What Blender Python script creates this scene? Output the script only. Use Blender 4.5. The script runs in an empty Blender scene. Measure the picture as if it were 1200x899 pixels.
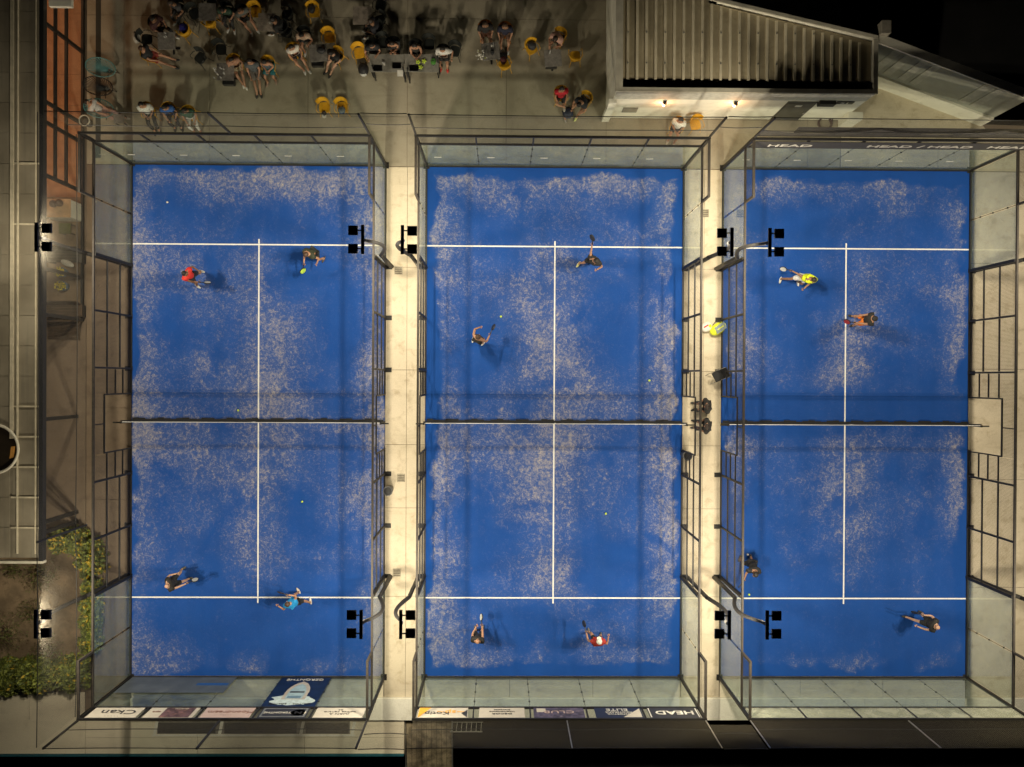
import bpy, math, random
from mathutils import Vector, Matrix, Euler
PI = math.pi
random.seed(7)
SC = bpy.context.scene
COL = SC.collection

# ------------------------------------------------------------------ camera
CAMP = Vector((-2.06229, 1.72797, 32.15064))
CAMR = (-0.0060592, -0.012201, 0.0051098)
FPX = 953.12
cam_d = bpy.data.cameras.new('camera')
cam = bpy.data.objects.new('camera', cam_d)
COL.objects.link(cam)
cam.location = CAMP
cam.rotation_euler = CAMR
cam_d.sensor_width = 36.0
cam_d.lens = FPX / 1200 * 36
cam_d.clip_start = 0.5
cam_d.clip_end = 500
SC.camera = cam
_R = Euler(CAMR).to_matrix()


def U(px, py, z=0.0):
    """the point at height z that the camera sees at photo pixel (px, py)"""
    d = _R @ Vector(((px - 600) / FPX, -(py - 449.5) / FPX, -1))
    t = (z - CAMP.z) / d.z
    return Vector((CAMP.x + t * d.x, CAMP.y + t * d.y, z))


# ------------------------------------------------------------------ world, exposure
W = bpy.data.worlds.new('World')
SC.world = W
W.use_nodes = True
wn = W.node_tree.nodes
bg = wn['Background']
sky = wn.new('ShaderNodeTexSky')
sky.sky_type = 'NISHITA'
sky.sun_disc = False
sky.sun_elevation = math.radians(-4)
sky.sun_rotation = math.radians(200)
W.node_tree.links.new(sky.outputs[0], bg.inputs[0])
bg.inputs[1].default_value = 0.05
SC.view_settings.view_transform = 'Standard'
SC.view_settings.look = 'None'
SC.view_settings.exposure = 0.0
SC.view_settings.gamma = 1.0
SC.render.engine = 'CYCLES'
SC.cycles.use_denoising = True
SC.cycles.max_bounces = 6
SC.cycles.diffuse_bounces = 3
SC.cycles.glossy_bounces = 3
SC.cycles.transparent_max_bounces = 24
SC.cycles.sample_clamp_indirect = 3.0

LAMP_W = 640.0
LAMP_COL = (1.0, 0.885, 0.67)

# ------------------------------------------------------------------ node helpers
MATS = {}


class NT:
    def __init__(s, name):
        s.m = bpy.data.materials.new(name)
        s.m.use_nodes = True
        s.t = s.m.node_tree
        s.n = s.t.nodes
        s.b = s.n['Principled BSDF']
        s.out = s.n['Material Output']

    def put(s, sock, v):
        if v is None:
            return
        if isinstance(v, (int, float)):
            sock.default_value = v
        elif isinstance(v, (tuple, list)):
            sock.default_value = (*v, 1) if len(v) == 3 and sock.type == 'RGBA' else v
        else:
            s.t.links.new(v, sock)

    def f(s, op, a, b=None, c=None):
        n = s.n.new('ShaderNodeMath')
        n.operation = op
        for i, v in enumerate((a, b, c)):
            s.put(n.inputs[i], v)
        return n.outputs[0]

    def step(s, v, lo, hi, a=0.0, b=1.0):
        n = s.n.new('ShaderNodeMapRange')
        n.interpolation_type = 'SMOOTHSTEP'
        s.put(n.inputs[0], v)
        for i, q in enumerate((lo, hi, a, b)):
            n.inputs[i + 1].default_value = q
        return n.outputs[0]

    def mix(s, f, a, b, kind='MIX'):
        n = s.n.new('ShaderNodeMix')
        n.data_type = 'RGBA'
        n.blend_type = kind
        s.put(n.inputs[0], f)
        s.put(n.inputs[6], a)
        s.put(n.inputs[7], b)
        return n.outputs[2]

    def coord(s, kind='Object'):
        return s.n.new('ShaderNodeTexCoord').outputs[kind]

    def pos(s):
        return s.n.new('ShaderNodeNewGeometry').outputs['Position']

    def xyz(s, v):
        n = s.n.new('ShaderNodeSeparateXYZ')
        s.put(n.inputs[0], v)
        return n.outputs

    def scale(s, v, sc, loc=(0, 0, 0)):
        n = s.n.new('ShaderNodeMapping')
        s.put(n.inputs[0], v)
        n.inputs['Scale'].default_value = sc
        n.inputs['Location'].default_value = loc
        return n.outputs[0]

    def noise(s, v, sc, det=3, rough=.55, dist=0.0):
        n = s.n.new('ShaderNodeTexNoise')
        s.put(n.inputs['Vector'], v)
        n.inputs['Scale'].default_value = sc
        n.inputs['Detail'].default_value = det
        n.inputs['Roughness'].default_value = rough
        n.inputs['Distortion'].default_value = dist
        return n.outputs[0]

    def bump(s, h, d=.02, st=.5):
        n = s.n.new('ShaderNodeBump')
        n.inputs['Distance'].default_value = d
        n.inputs['Strength'].default_value = st
        s.put(n.inputs['Height'], h)
        s.t.links.new(n.outputs[0], s.b.inputs['Normal'])


def mat(name, col, rough=.6, var=.12, sc=6.0, metal=0.0, emit=0.0, bump=0.0, dirt=None):
    """plain procedural paint / cloth / metal with slight tone variation"""
    if name in MATS:
        return MATS[name]
    t = NT(name)
    p = t.pos()
    nz = t.noise(p, sc, 4)
    dark = tuple(c * (1 - var) for c in col)
    lite = tuple(min(1, c * (1 + var)) for c in col)
    c = t.mix(t.step(nz, .3, .7), dark, lite)
    if dirt:
        n2 = t.noise(p, dirt[1], 6, .7, .6)
        c = t.mix(t.step(n2, .5, .72, 0, dirt[2]), c, dirt[0])
    t.put(t.b.inputs['Base Color'], c)
    t.b.inputs['Roughness'].default_value = rough
    t.b.inputs['Metallic'].default_value = metal
    if emit:
        t.put(t.b.inputs['Emission Color'], col)
        t.b.inputs['Emission Strength'].default_value = emit
    if bump:
        t.bump(nz, bump)
    MATS[name] = t.m
    return t.m


def col_mat(c, rough=.75):
    return mat('cloth_%d_%d_%d' % tuple(int(v * 999) for v in c), c, rough, .18, 25, bump=.004)


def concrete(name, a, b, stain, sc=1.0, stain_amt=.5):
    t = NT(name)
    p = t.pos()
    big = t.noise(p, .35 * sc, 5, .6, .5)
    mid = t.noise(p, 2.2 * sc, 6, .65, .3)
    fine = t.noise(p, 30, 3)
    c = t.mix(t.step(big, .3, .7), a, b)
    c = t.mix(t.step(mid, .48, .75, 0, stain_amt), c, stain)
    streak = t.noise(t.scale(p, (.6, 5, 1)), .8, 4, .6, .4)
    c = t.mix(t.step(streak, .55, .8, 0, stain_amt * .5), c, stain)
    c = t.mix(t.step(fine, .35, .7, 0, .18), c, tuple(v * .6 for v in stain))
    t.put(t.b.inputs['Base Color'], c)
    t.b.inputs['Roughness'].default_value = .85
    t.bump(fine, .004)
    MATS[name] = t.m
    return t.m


# concrete of the walkways and of the terrace
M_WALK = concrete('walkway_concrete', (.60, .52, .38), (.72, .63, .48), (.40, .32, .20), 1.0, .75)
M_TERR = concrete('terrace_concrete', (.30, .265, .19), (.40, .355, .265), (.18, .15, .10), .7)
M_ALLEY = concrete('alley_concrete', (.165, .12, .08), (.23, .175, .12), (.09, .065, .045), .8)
M_CREAM = concrete('cream_screed', (.68, .60, .45), (.78, .70, .54), (.3, .25, .18), .5, .3)
M_KERB = concrete('painted_kerb', (.80, .77, .66), (.86, .83, .72), (.5, .45, .34), 1.2, .35)
M_FRAME = mat('black_powder_coat', (.014, .013, .012), .55, .25, 9, dirt=((.07, .058, .04), 14, .3))
M_FRAMEB = mat('bronze_powder_coat', (.032, .026, .020), .7, .25, 9, dirt=((.085, .068, .046), 12, .4))
M_BLACK = mat('black_plastic', (.015, .015, .016), .5)
M_WHITE = mat('white_paint', (.74, .71, .64), .6, .06, 3, dirt=((.45, .4, .3), 4, .35))
M_LINE = mat('white_court_line', (.80, .79, .76), .8, .08, 20, dirt=((.45, .5, .62), 25, .35))
M_YEL = mat('mustard_plastic', (.62, .33, .02), .42, .12, 8)
M_ORA = mat('orange_plastic', (.50, .17, .03), .45, .12, 8)
M_STEEL = mat('galvanised_steel', (.34, .33, .30), .38, .2, 12, .7)
M_GREYP = mat('grey_laminate', (.20, .185, .165), .5, .2, 10, dirt=((.07, .06, .05), 9, .4))
M_SOIL = mat('dry_soil', (.23, .165, .10), .95, .35, 1.5, bump=.03, dirt=((.08, .055, .03), 3, .6))
M_DARK = mat('unlit_dark_ground', (.008, .0075, .007), .95, .5, .5)  # near-black colour paints the unlit dark over the lower ground
M_WOODD = mat('dark_timber', (.07, .045, .025), .6, .3, 7)
M_BALL = mat('ball_felt', (.62, .80, .08), .9, .1, 60)
M_SKIN = [mat('skin_tan', (.38, .20, .12), .55, .08, 20), mat('skin_brown', (.26, .135, .075), .55, .08, 20),
          mat('skin_fair', (.50, .30, .20), .55, .08, 20)]
M_EYE = mat('eye', (.03, .02, .015), .3)
M_LIP = mat('lip', (.33, .12, .09), .5)


def turf_mat(name, seed, clean, topside, amt, bare_net=False):
    t = NT(name)
    P = t.coord('Object')
    off = t.scale(P, (1, 1, 1), (seed * 13.1, seed * 7.7, 0))
    X, Y, _z = t.xyz(P)
    ax = t.f('ABSOLUTE', X)
    ay = t.f('ABSOLUTE', Y)
    n1 = t.noise(off, .33, 3, .55, .4)
    n2 = t.noise(off, 1.3, 4, .6, .5)
    wob = t.f('MULTIPLY', t.f('SUBTRACT', n2, .5), 1.1)
    ex = t.step(t.f('ADD', ax, wob), 3.3, 4.9)
    ey = t.step(t.f('ADD', ay, wob), 8.1, 9.8)
    cen = t.f('MULTIPLY', t.step(t.f('ADD', ax, wob), .2, 1.9, 1, 0), t.step(ay, 6.2, 7.6, 1, .12))
    net = t.step(t.f('ADD', ay, wob), .6, 5.0, .20, 0)
    far = t.step(t.f('MULTIPLY', Y, -1), 4.0, 8.0, 0, -.30 if topside else -.1)
    d = t.f('ADD', t.f('MULTIPLY', t.f('MAXIMUM', ex, ey), .46), t.f('MULTIPLY', cen, .34))
    d = t.f('ADD', d, net)
    d = t.f('ADD', d, far)
    d = t.f('ADD', d, t.f('MULTIPLY', t.f('SUBTRACT', n1, .5), 1.5))
    d = t.f('ADD', d, .09 + amt)
    # swept clean strip along the walls, ragged edge
    e = t.f('MINIMUM', t.f('SUBTRACT', 5.0, ax), t.f('SUBTRACT', 9.95, ay))
    e = t.f('ADD', e, t.f('MULTIPLY', t.f('SUBTRACT', n2, .5), .8))
    e = t.f('ADD', e, t.f('MULTIPLY', t.f('SUBTRACT', n1, .5), 1.5))
    sweep = t.step(e, clean - .05, clean + .22)
    # bare blotches with soft edges
    blot = t.step(t.noise(off, .5, 4, .6, .5), .53, .70, 1, .30)
    d = t.f('MULTIPLY', t.f('MULTIPLY', t.f('MAXIMUM', d, 0.05), sweep), blot)
    if bare_net:
        band = t.step(t.f('ABSOLUTE', t.f('SUBTRACT', t.f('ADD', Y, t.f('MULTIPLY', wob, 1.6)), .55)), .35, 1.5, .12, 1)
        d = t.f('MULTIPLY', d, band)
    d = t.f('MINIMUM', d, 1.1)
    s0 = t.noise(t.scale(off, (1, .75, 1)), 3.2, 6, .72, 1.4)
    s1 = t.noise(off, 8.5, 5, .78, .5)
    s2 = t.noise(off, 24, 3, .7, .4)
    sp = t.f('ADD', t.f('ADD', t.f('MULTIPLY', s1, .44), t.f('MULTIPLY', s2, .22)), t.f('MULTIPLY', s0, .34))
    fleck = t.step(t.f('ADD', sp, t.f('MULTIPLY', d, .115)), .51, .76)
    fleck = t.f('MULTIPLY', fleck, t.f('MINIMUM', t.f('MULTIPLY', d, 2.2), 1.0))
    fine = t.step(s2, .56, .72, 0, .22)
    haze = t.f('ADD', t.f('MULTIPLY', d, .24), t.f('MULTIPLY', fine, t.f('ADD', d, .15)))
    blue = t.mix(t.noise(off, .8, 4, .6, .4), (.006, .052, .255), (.014, .079, .34))
    c = t.mix(haze, blue, (.26, .29, .38))
    c = t.mix(t.f('MULTIPLY', fleck, .68), c, (.68, .58, .41))
    # pile direction stripes, faint
    st = t.noise(t.scale(P, (1.6, .05, 1)), 1.0, 2)
    c = t.mix(t.step(st, .4, .7, 0, .16), c, (.01, .05, .2))
    t.put(t.b.inputs['Base Color'], c)
    t.b.inputs['Roughness'].default_value = .9
    t.b.inputs['Specular IOR Level'].default_value = .15
    t.bump(s2, .01)
    return t.m


def see_mat(name, tint, haze_col, haze_f, gloss_f):
    t = NT(name)
    tr = t.n.new('ShaderNodeBsdfTransparent')
    tr.inputs[0].default_value = (*tint, 1)
    df = t.n.new('ShaderNodeBsdfDiffuse')
    df.inputs[0].default_value = (*haze_col, 1)
    gl = t.n.new('ShaderNodeBsdfGlossy')
    gl.inputs['Roughness'].default_value = .05
    m1 = t.n.new('ShaderNodeMixShader')
    m2 = t.n.new('ShaderNodeMixShader')
    nz = t.noise(t.pos(), 1.7, 4, .6, .5)
    t.put(m1.inputs[0], t.step(nz, .3, .75, haze_f * .55, haze_f * 1.5))
    t.t.links.new(tr.outputs[0], m1.inputs[1])
    t.t.links.new(df.outputs[0], m1.inputs[2])
    fr = t.n.new('ShaderNodeFresnel')
    fr.inputs['IOR'].default_value = 1.45
    t.put(m2.inputs[0], t.f('MULTIPLY', t.f('MINIMUM', fr.outputs[0], .45), gloss_f))
    t.t.links.new(m1.outputs[0], m2.inputs[1])
    t.t.links.new(gl.outputs[0], m2.inputs[2])
    t.t.links.new(m2.outputs[0], t.out.inputs[0])
    return t.m


M_GLASS = see_mat('court_glass', (.945, .98, .955), (.62, .72, .60), .07, .60)
M_GLASSB = see_mat('facade_glass', (.92, .92, .90), (.5, .5, .5), .02, .25)


def grid_mat(name, axes, pitch, wire, col, diag=False):
    """woven wire: opaque wires, open cells; axes = the two world axes of the sheet"""
    t = NT(name)
    P = t.xyz(t.pos())
    a, b = P[axes[0]], P[axes[1]]
    if diag:
        a, b = t.f('ADD', a, b), t.f('SUBTRACT', a, b)
    k = []
    for v in (a, b):
        q = t.f('FRACT', t.f('MULTIPLY', v, 1 / pitch))
        k.append(t.f('LESS_THAN', q, wire / pitch))
    fac = t.f('MAXIMUM', k[0], k[1])
    tr = t.n.new('ShaderNodeBsdfTransparent')
    t.b.inputs['Base Color'].default_value = (*col, 1)
    t.b.inputs['Roughness'].default_value = .5
    m = t.n.new('ShaderNodeMixShader')
    t.put(m.inputs[0], fac)
    t.t.links.new(tr.outputs[0], m.inputs[1])
    t.t.links.new(t.b.outputs[0], m.inputs[2])
    t.t.links.new(m.outputs[0], t.out.inputs[0])
    return t.m


M_MESHX = grid_mat('wire_mesh_facing_x', (1, 2), .05, .007, (.05, .045, .04))
M_MESHY = grid_mat('wire_mesh_facing_y', (0, 2), .05, .007, (.05, .045, .04))
M_NETX = grid_mat('cord_net_facing_x', (1, 2), .06, .005, (.11, .10, .08), True)
M_NETY = grid_mat('cord_net_facing_y', (0, 2), .06, .006, (.11, .095, .065), True)
M_CNET = grid_mat('court_net_cord', (0, 2), .045, .006, (.02, .02, .02))

# ------------------------------------------------------------------ mesh helpers


class MB:
    def __init__(s):
        s.v, s.f, s.mi = [], [], []

    def add(s, vs, fs, mi=0):
        o = len(s.v)
        s.v += [Vector(v) for v in vs]
        s.f += [tuple(i + o for i in f) for f in fs]
        s.mi += [mi] * len(fs)
        return s

    def box(s, x0, x1, y0, y1, z0, z1, mi=0):
        vs = [(x, y, z) for z in (z0, z1) for y in (y0, y1) for x in (x0, x1)]
        return s.add(vs, [(0, 2, 3, 1), (4, 5, 7, 6), (0, 1, 5, 4), (2, 6, 7, 3), (0, 4, 6, 2), (1, 3, 7, 5)], mi)

    def beam(s, a, b, w, h=None, up=(0, 0, 1), mi=0):
        a, b = Vector(a), Vector(b)
        h = h or w
        d = (b - a).normalized()
        u = Vector(up)
        if abs(d.dot(u)) > .98:
            u = Vector((0, 1, 0))
        r = d.cross(u).normalized()
        u = r.cross(d).normalized()
        vs = [p + r * (i * w / 2) + u * (j * h / 2) for p in (a, b) for i, j in ((-1, -1), (1, -1), (1, 1), (-1, 1))]
        return s.add(vs, [(0, 1, 2, 3), (7, 6, 5, 4), (0, 4, 5, 1), (1, 5, 6, 2), (2, 6, 7, 3), (3, 7, 4, 0)], mi)

    def tube(s, pts, r, n=8, mi=0, close=False):
        pts = [Vector(p) for p in pts]
        rs = r if isinstance(r, (list, tuple)) else [r] * len(pts)
        o = len(s.v)
        m = len(pts)
        ref = None
        for i, p in enumerate(pts):
            if close:
                d = pts[(i + 1) % m] - pts[i - 1]
            else:
                d = pts[min(i + 1, m - 1)] - pts[max(i - 1, 0)]
            d.normalize()
            if ref is None:
                ref = Vector((0, 0, 1)) if abs(d.z) < .9 else Vector((1, 0, 0))
            x = d.cross(ref).normalized()
            y = x.cross(d).normalized()
            ref = y
            for k in range(n):
                a = 2 * PI * k / n
                s.v.append(p + x * math.cos(a) * rs[i] + y * math.sin(a) * rs[i])
        for i in range(m if close else m - 1):
            for k in range(n):
                a, b = o + i * n, o + ((i + 1) % m) * n
                s.f.append((a + k, a + (k + 1) % n, b + (k + 1) % n, b + k))
                s.mi.append(mi)
        if not close:
            s.f.append(tuple(o + k for k in range(n))[::-1])
            s.f.append(tuple(o + (m - 1) * n + k for k in range(n)))
            s.mi += [mi, mi]
        return s

    def cyl(s, c, r, z0, z1, n=16, mi=0, r2=None):
        return s.tube([(c[0], c[1], z0), (c[0], c[1], z1)], [r, r if r2 is None else r2], n, mi)

    def ell(s, c, rad, rot=None, n=10, m=7, mi=0, cut=None):
        o = len(s.v)
        c = Vector(c)
        rot = rot or Matrix.Identity(3)
        for i in range(m + 1):
            th = PI * i / m
            for k in range(n):
                a = 2 * PI * k / n
                p = Vector((rad[0] * math.sin(th) * math.cos(a), rad[1] * math.sin(th) * math.sin(a), rad[2] * math.cos(th)))
                s.v.append(c + rot @ p)
        for i in range(m):
            for k in range(n):
                s.f.append((o + i * n + k, o + (i + 1) * n + k, o + (i + 1) * n + (k + 1) % n, o + i * n + (k + 1) % n))
                s.mi.append(mi)
        return s

    def prism(s, poly, z0, z1, mi=0):
        n = len(poly)
        vs = [(p[0], p[1], z0) for p in poly] + [(p[0], p[1], z1) for p in poly]
        fs = [tuple(range(n))[::-1], tuple(range(n, 2 * n))]
        fs += [(i, (i + 1) % n, n + (i + 1) % n, n + i) for i in range(n)]
        return s.add(vs, fs, mi)

    def quad(s, a, b, c, d, mi=0):
        return s.add([a, b, c, d], [(0, 1, 2, 3)], mi)

    def sheet(s, a, b, c, d, t, mi=0):
        """four corners and a thickness along the normal"""
        a, b, c, d = map(Vector, (a, b, c, d))
        n = (b - a).cross(d - a).normalized() * t / 2
        return s.add([a - n, b - n, c - n, d - n, a + n, b + n, c + n, d + n],
                     [(3, 2, 1, 0), (4, 5, 6, 7), (0, 1, 5, 4), (1, 2, 6, 5), (2, 3, 7, 6), (3, 0, 4, 7)], mi)

    def mesh(s, name, mats, smooth=False, origin=None):
        me = bpy.data.meshes.new(name)
        vs = s.v if origin is None else [v - origin for v in s.v]
        me.from_pydata([tuple(v) for v in vs], [], s.f)
        for m in (mats if isinstance(mats, (list, tuple)) else [mats]):
            me.materials.append(m)
        if any(s.mi):
            me.polygons.foreach_set('material_index', s.mi)
        if smooth:
            me.polygons.foreach_set('use_smooth', [True] * len(me.polygons))
        me.update()
        return me

    def build(s, name, mats, parent=None, smooth=False, loc=None):
        """coordinates are world coordinates unless the parent is at a place of its own (then local to it when loc is 'L')"""
        if loc == 'L':
            o = bpy.data.objects.new(name, s.mesh(name, mats, smooth))
        elif parent is not None:
            org = WLOC.get(parent.name, Vector())
            o = bpy.data.objects.new(name, s.mesh(name, mats, smooth, org))
        else:
            org = Vector(loc) if loc is not None else Vector()
            o = bpy.data.objects.new(name, s.mesh(name, mats, smooth, org))
            o.location = org
            COL.objects.link(o)
            WLOC[o.name] = org
            return o
        COL.objects.link(o)
        o.parent = parent
        WLOC[o.name] = WLOC.get(parent.name, Vector())
        return o


WLOC = {}


def tag(o, label=None, cat=None, group=None, kind=None):
    if label:
        o['label'] = label
    if cat:
        o['category'] = cat
    if group:
        o['group'] = group
    if kind:
        o['kind'] = kind
    return o


def thing(name, loc, label, cat, group=None, rz=0.0):
    o = bpy.data.objects.new(name, None)
    o.empty_display_size = .2
    COL.objects.link(o)
    o.location = loc
    o.rotation_euler = (0, 0, rz)
    WLOC[o.name] = Vector(loc)
    return tag(o, label, cat, group)


def copy_tree(o, parent=None):
    c = o.copy()
    COL.objects.link(c)
    c.parent = parent
    for ch in KIDS(o):
        copy_tree(ch, c)
    return c


def KIDS(o):
    return [q for q in o.children]


def place(proto, loc, rz, label, group=None):
    c = copy_tree(proto) if proto.get('used') else proto
    if not proto.get('used'):
        proto['used'] = 1
    c.location = loc
    c.rotation_euler = (0, 0, rz)
    c['label'] = label
    if group:
        c['group'] = group
    return c


def struct(mb, name, mats, **k):
    return tag(mb.build(name, mats, **k), kind='structure')


# ------------------------------------------------------------------ the ground and the platform
struct(MB().quad((-150, -150, -4.2), (150, -150, -4.2), (150, 150, -4.2), (-150, 150, -4.2)), 'ground', M_DARK)

# solid platform under everything (its top carries the slabs)
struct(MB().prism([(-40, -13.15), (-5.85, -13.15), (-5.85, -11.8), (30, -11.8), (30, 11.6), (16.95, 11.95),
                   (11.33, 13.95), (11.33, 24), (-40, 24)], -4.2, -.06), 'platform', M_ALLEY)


def slabs(parent_name, m, x0, x1, y0, y1, nx, ny, z=0.0, gap=.016, xs=None, ys=None, proud=.0015):
    base = struct(MB().box(x0, x1, y0, y1, -.058, -.02), parent_name, M_ALLEY)
    xs = xs or [x0 + (x1 - x0) * i / nx for i in range(nx + 1)]
    ys = ys or [y0 + (y1 - y0) * i / ny for i in range(ny + 1)]
    k = 0
    for i in range(len(xs) - 1):
        for j in range(len(ys) - 1):
            dz = random.uniform(-proud, proud)
            MB().box(xs[i] + gap / 2, xs[i + 1] - gap / 2, ys[j] + gap / 2, ys[j + 1] - gap / 2, -.019, z + dz).build('slab', m, base)
            k += 1
    return base


XC = {1: -11.65, 2: 0.0, 3: 11.566}
HW = {1: 4.97, 2: 5.08, 3: 4.93}
WT = .1
xl = {k: XC[k] - HW[k] for k in XC}
xr = {k: XC[k] + HW[k] for k in XC}
# terrace north of the courts
tx = [-18.4, -16.95, -13.6, -9.75, -5.85, -1.95, 2.0, 6.0, 10.0, 11.3]
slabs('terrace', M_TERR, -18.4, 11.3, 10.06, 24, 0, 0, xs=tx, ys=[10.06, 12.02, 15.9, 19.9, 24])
slabs('yard', M_WALK, 11.32, 30, 10.06, 11.6, 0, 0, xs=[11.32, 15.2, 19.1, 23, 30], ys=[10.06, 11.6])
struct(MB().prism([(11.32, 11.615), (17.2, 11.615), (16.95, 11.93), (11.32, 13.93)], -.058, 0.0), 'yard_corner', M_WALK)
# walkways between the courts
for k, a, b in ((0, xr[1] + .01, xl[2] - .01), (1, xr[2] + .01, xl[3] - .01)):
    m = (a + b) / 2 + .05
    slabs('walkway', M_WALK, a, b, -10.9, 10.045, 0, 0, xs=[a, m, b], ys=[-10.9, -6.9, -3.4, -.9, 2.05, 6.1, 10.045])
slabs('side_path', M_WALK, xr[3] + .01, 30, -10.9, 10.045, 0, 0, xs=[xr[3] + .01, 18.3, 22, 30], ys=[-10.9, -6.5, -2.2, 2.2, 6.4, 10.045])
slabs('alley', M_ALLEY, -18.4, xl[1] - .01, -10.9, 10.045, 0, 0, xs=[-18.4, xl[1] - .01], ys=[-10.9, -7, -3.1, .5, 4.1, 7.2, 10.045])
for px, py in ((465, 671), (467, 317), (826, 250), (470, 560)):
    p = U(px, py, 0)
    dc = struct(MB().box(p.x - .16, p.x + .16, p.y - .16, p.y + .16, .002, .008), 'drain_cover', mat('cover_metal', (.34, .30, .22), .6, .2, 10))
    for q in range(4):
        MB().box(p.x - .13, p.x + .13, p.y - .13 + q * .07, p.y - .10 + q * .07, .0085, .012).build('cover_slot', M_WOODD if False else mat('slot_dark', (.12, .10, .07), .8), dc)
# strips behind the south walls
for k in (1, 2, 3):
    slabs('back_strip', M_CREAM, xl[k] + .002, xr[k] - .002, -10.9, -10.055, 0, 0, xs=[xl[k] + .002, XC[k] - 1.7, XC[k] + 1.6, xr[k] - .002], ys=[-10.9, -10.055])
kb = struct(MB().box(-16.6, 30, -11.77, -10.91, -.057, -.002), 'kerb_bed', M_KERB)
for i in range(16):
    x = -16.6 + i * 2.9
    MB().box(x + .006, x + 2.894, -11.765, -10.915, 0, .11 + random.uniform(-.004, .004)).build('kerbstone', M_KERB, kb)
# forecourt behind court 1
slabs('forecourt', M_CREAM, -22, -5.86, -13.14, -11.79, 0, 0, xs=[-22, -18.4, -14, -9.8, -5.86], ys=[-13.14, -12.5, -11.79])
fm = tag(MB().box(-15.6, -8.0, -12.35, -11.84, .002, .004).build('ground_tray', M_GREYP), kind='structure')
mgr = mat('dark_grating', (.05, .05, .047), .7, .3, 20)
for a, b in ((-15.55, -13.3), (-12.95, -10.1), (-9.75, -8.05)):
    MB().box(a, b, -12.32, -11.9, .005, .02).build('drain_grating', mgr, fm)
    for q in range(9):
        y = -12.31 + q * .046
        MB().box(a + .01, b - .01, y, y + .014, .02, .034).build('grating_bar', M_BLACK, fm)
for a in (-15.75, -13.2, -10.0, -7.98):
    MB().prism([(a, -12.36), (a + .12, -12.36), (a + .22, -11.86), (a + .10, -11.86)], .0045, .012).build('white_bar', M_WHITE, fm)
MB().box(-15.8, -7.8, -12.44, -12.37, .002, .012).build('white_bar', M_WHITE, fm)
struct(MB().box(-40, -5.87, -13.22, -13.155, -.6, .06), 'retaining_edge', mat('teal_edge_trim', (.02, .09, .12), .4))
slabs('west_pavement', M_CREAM, -30, -18.42, -13.14, -10.7, 0, 0, xs=[-30, -24, -20.6, -18.42], ys=[-13.14, -10.7])
struct(MB().box(-30, -18.42, -10.69, -4.2, -.058, -.015), 'flower_bed', M_SOIL)
struct(MB().box(-30, -18.42, -4.19, 3.9, -.058, -.01), 'yard_floor', M_ALLEY)

# steps going down beside the ramp south of court 2
st = thing('plank_ramp', (-4.9, -12, -.3), 'worn lengthwise plank ramp leading down into the dark beside the metal railing', 'ramp')
msp = mat('worn_plank', (.24, .19, .12), .8, .5, 4, dirt=((.08, .06, .04), 8, .6))
for i in range(9):
    x = -5.80 + i * .2
    MB().sheet((x, -16.2, -.95), (x + .188, -16.2, -.95 + random.uniform(-.02, .02)), (x + .188, -11.82, -.12), (x, -11.82, -.12), .04).build('plank', msp, st)
for sx in (-5.84, -3.98):
    MB().beam((sx, -16.2, -.93), (sx, -11.82, -.1), .05, .12).build('side_rail', M_STEEL, st)
rl = thing('metal_railing', (-3.5, -11.9, 0), 'short galvanised metal railing of seven bars beside the dark steps', 'railing')
for i in range(7):
    x = -3.95 + i * .19
    MB().beam((x, -11.85, .1), (x, -11.85, .95), .022).build('baluster', M_STEEL, rl)
MB().beam((-4.0, -11.85, .96), (-2.75, -11.85, .96), .035).build('handrail', M_STEEL, rl)
MB().beam((-4.0, -11.85, .09), (-2.75, -11.85, .09), .03).build('bottom_rail', M_STEEL, rl)

# ------------------------------------------------------------------ the three courts
TURF = {1: turf_mat('blue_turf_west', 1.0, .0, True, .05), 2: turf_mat('blue_turf_middle', 2.3, .22, False, .05),
        3: turf_mat('blue_turf_east', 3.9, .30, True, -.03, True)}
WHICH = {1: 'left', 2: 'middle', 3: 'right'}
for k in (1, 2, 3):
    c = XC[k]
    h = HW[k]
    tf = MB().box(-h + .003, h - .003, -10.05, 10.05, -.058, .004).build('court_turf', TURF[k], loc='L', parent=None) if False else None
    me = MB().box(-h + .003, h - .003, -10.05, 10.05, -.058, .004).mesh('court_turf', TURF[k])
    tf = bpy.data.objects.new('court_turf', me)
    COL.objects.link(tf)
    tf.location = (c, 0, 0)
    tag(tf, kind='structure')
    WLOC[tf.name] = Vector((c, 0, 0))
    for s in (-1, 1):
        MB().box(c - h + .02, c + h - .02, s * 6.95 - .027, s * 6.95 + .027, .0045, .009).build('service_line', M_LINE, tf)
        a, b = sorted((s * .02, s * 7.17))
        sp = s * 6.95
        lo, hi = (a, sp - .032) if s > 0 else (sp + .032, b)
        MB().box(c - .027, c + .027, lo, hi, .0045, .0085).build('centre_line', M_LINE, tf)
        lo, hi = (sp + .032, b) if s > 0 else (a, sp - .032)
        MB().box(c - .027, c + .027, lo, hi, .0045, .0085).build('centre_line', M_LINE, tf)

TXT = []   # lettering waiting for conversion


def letter(text, centre, size, m, parent, rot, sx=1.0, depth=.004, name='lettering'):
    cu = bpy.data.curves.new(name, 'FONT')
    cu.body = text
    cu.size = size
    cu.align_x = 'CENTER'
    cu.align_y = 'CENTER'
    cu.extrude = depth
    cu.resolution_u = 3
    cu.offset = size * (.02 if text[:2] in ('HE', '/ ') else 0)
    cu.materials.append(m)
    o = bpy.data.objects.new('tmp', cu)
    COL.objects.link(o)
    TXT.append((o, Vector(centre), rot, sx, m, parent, name))


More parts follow.
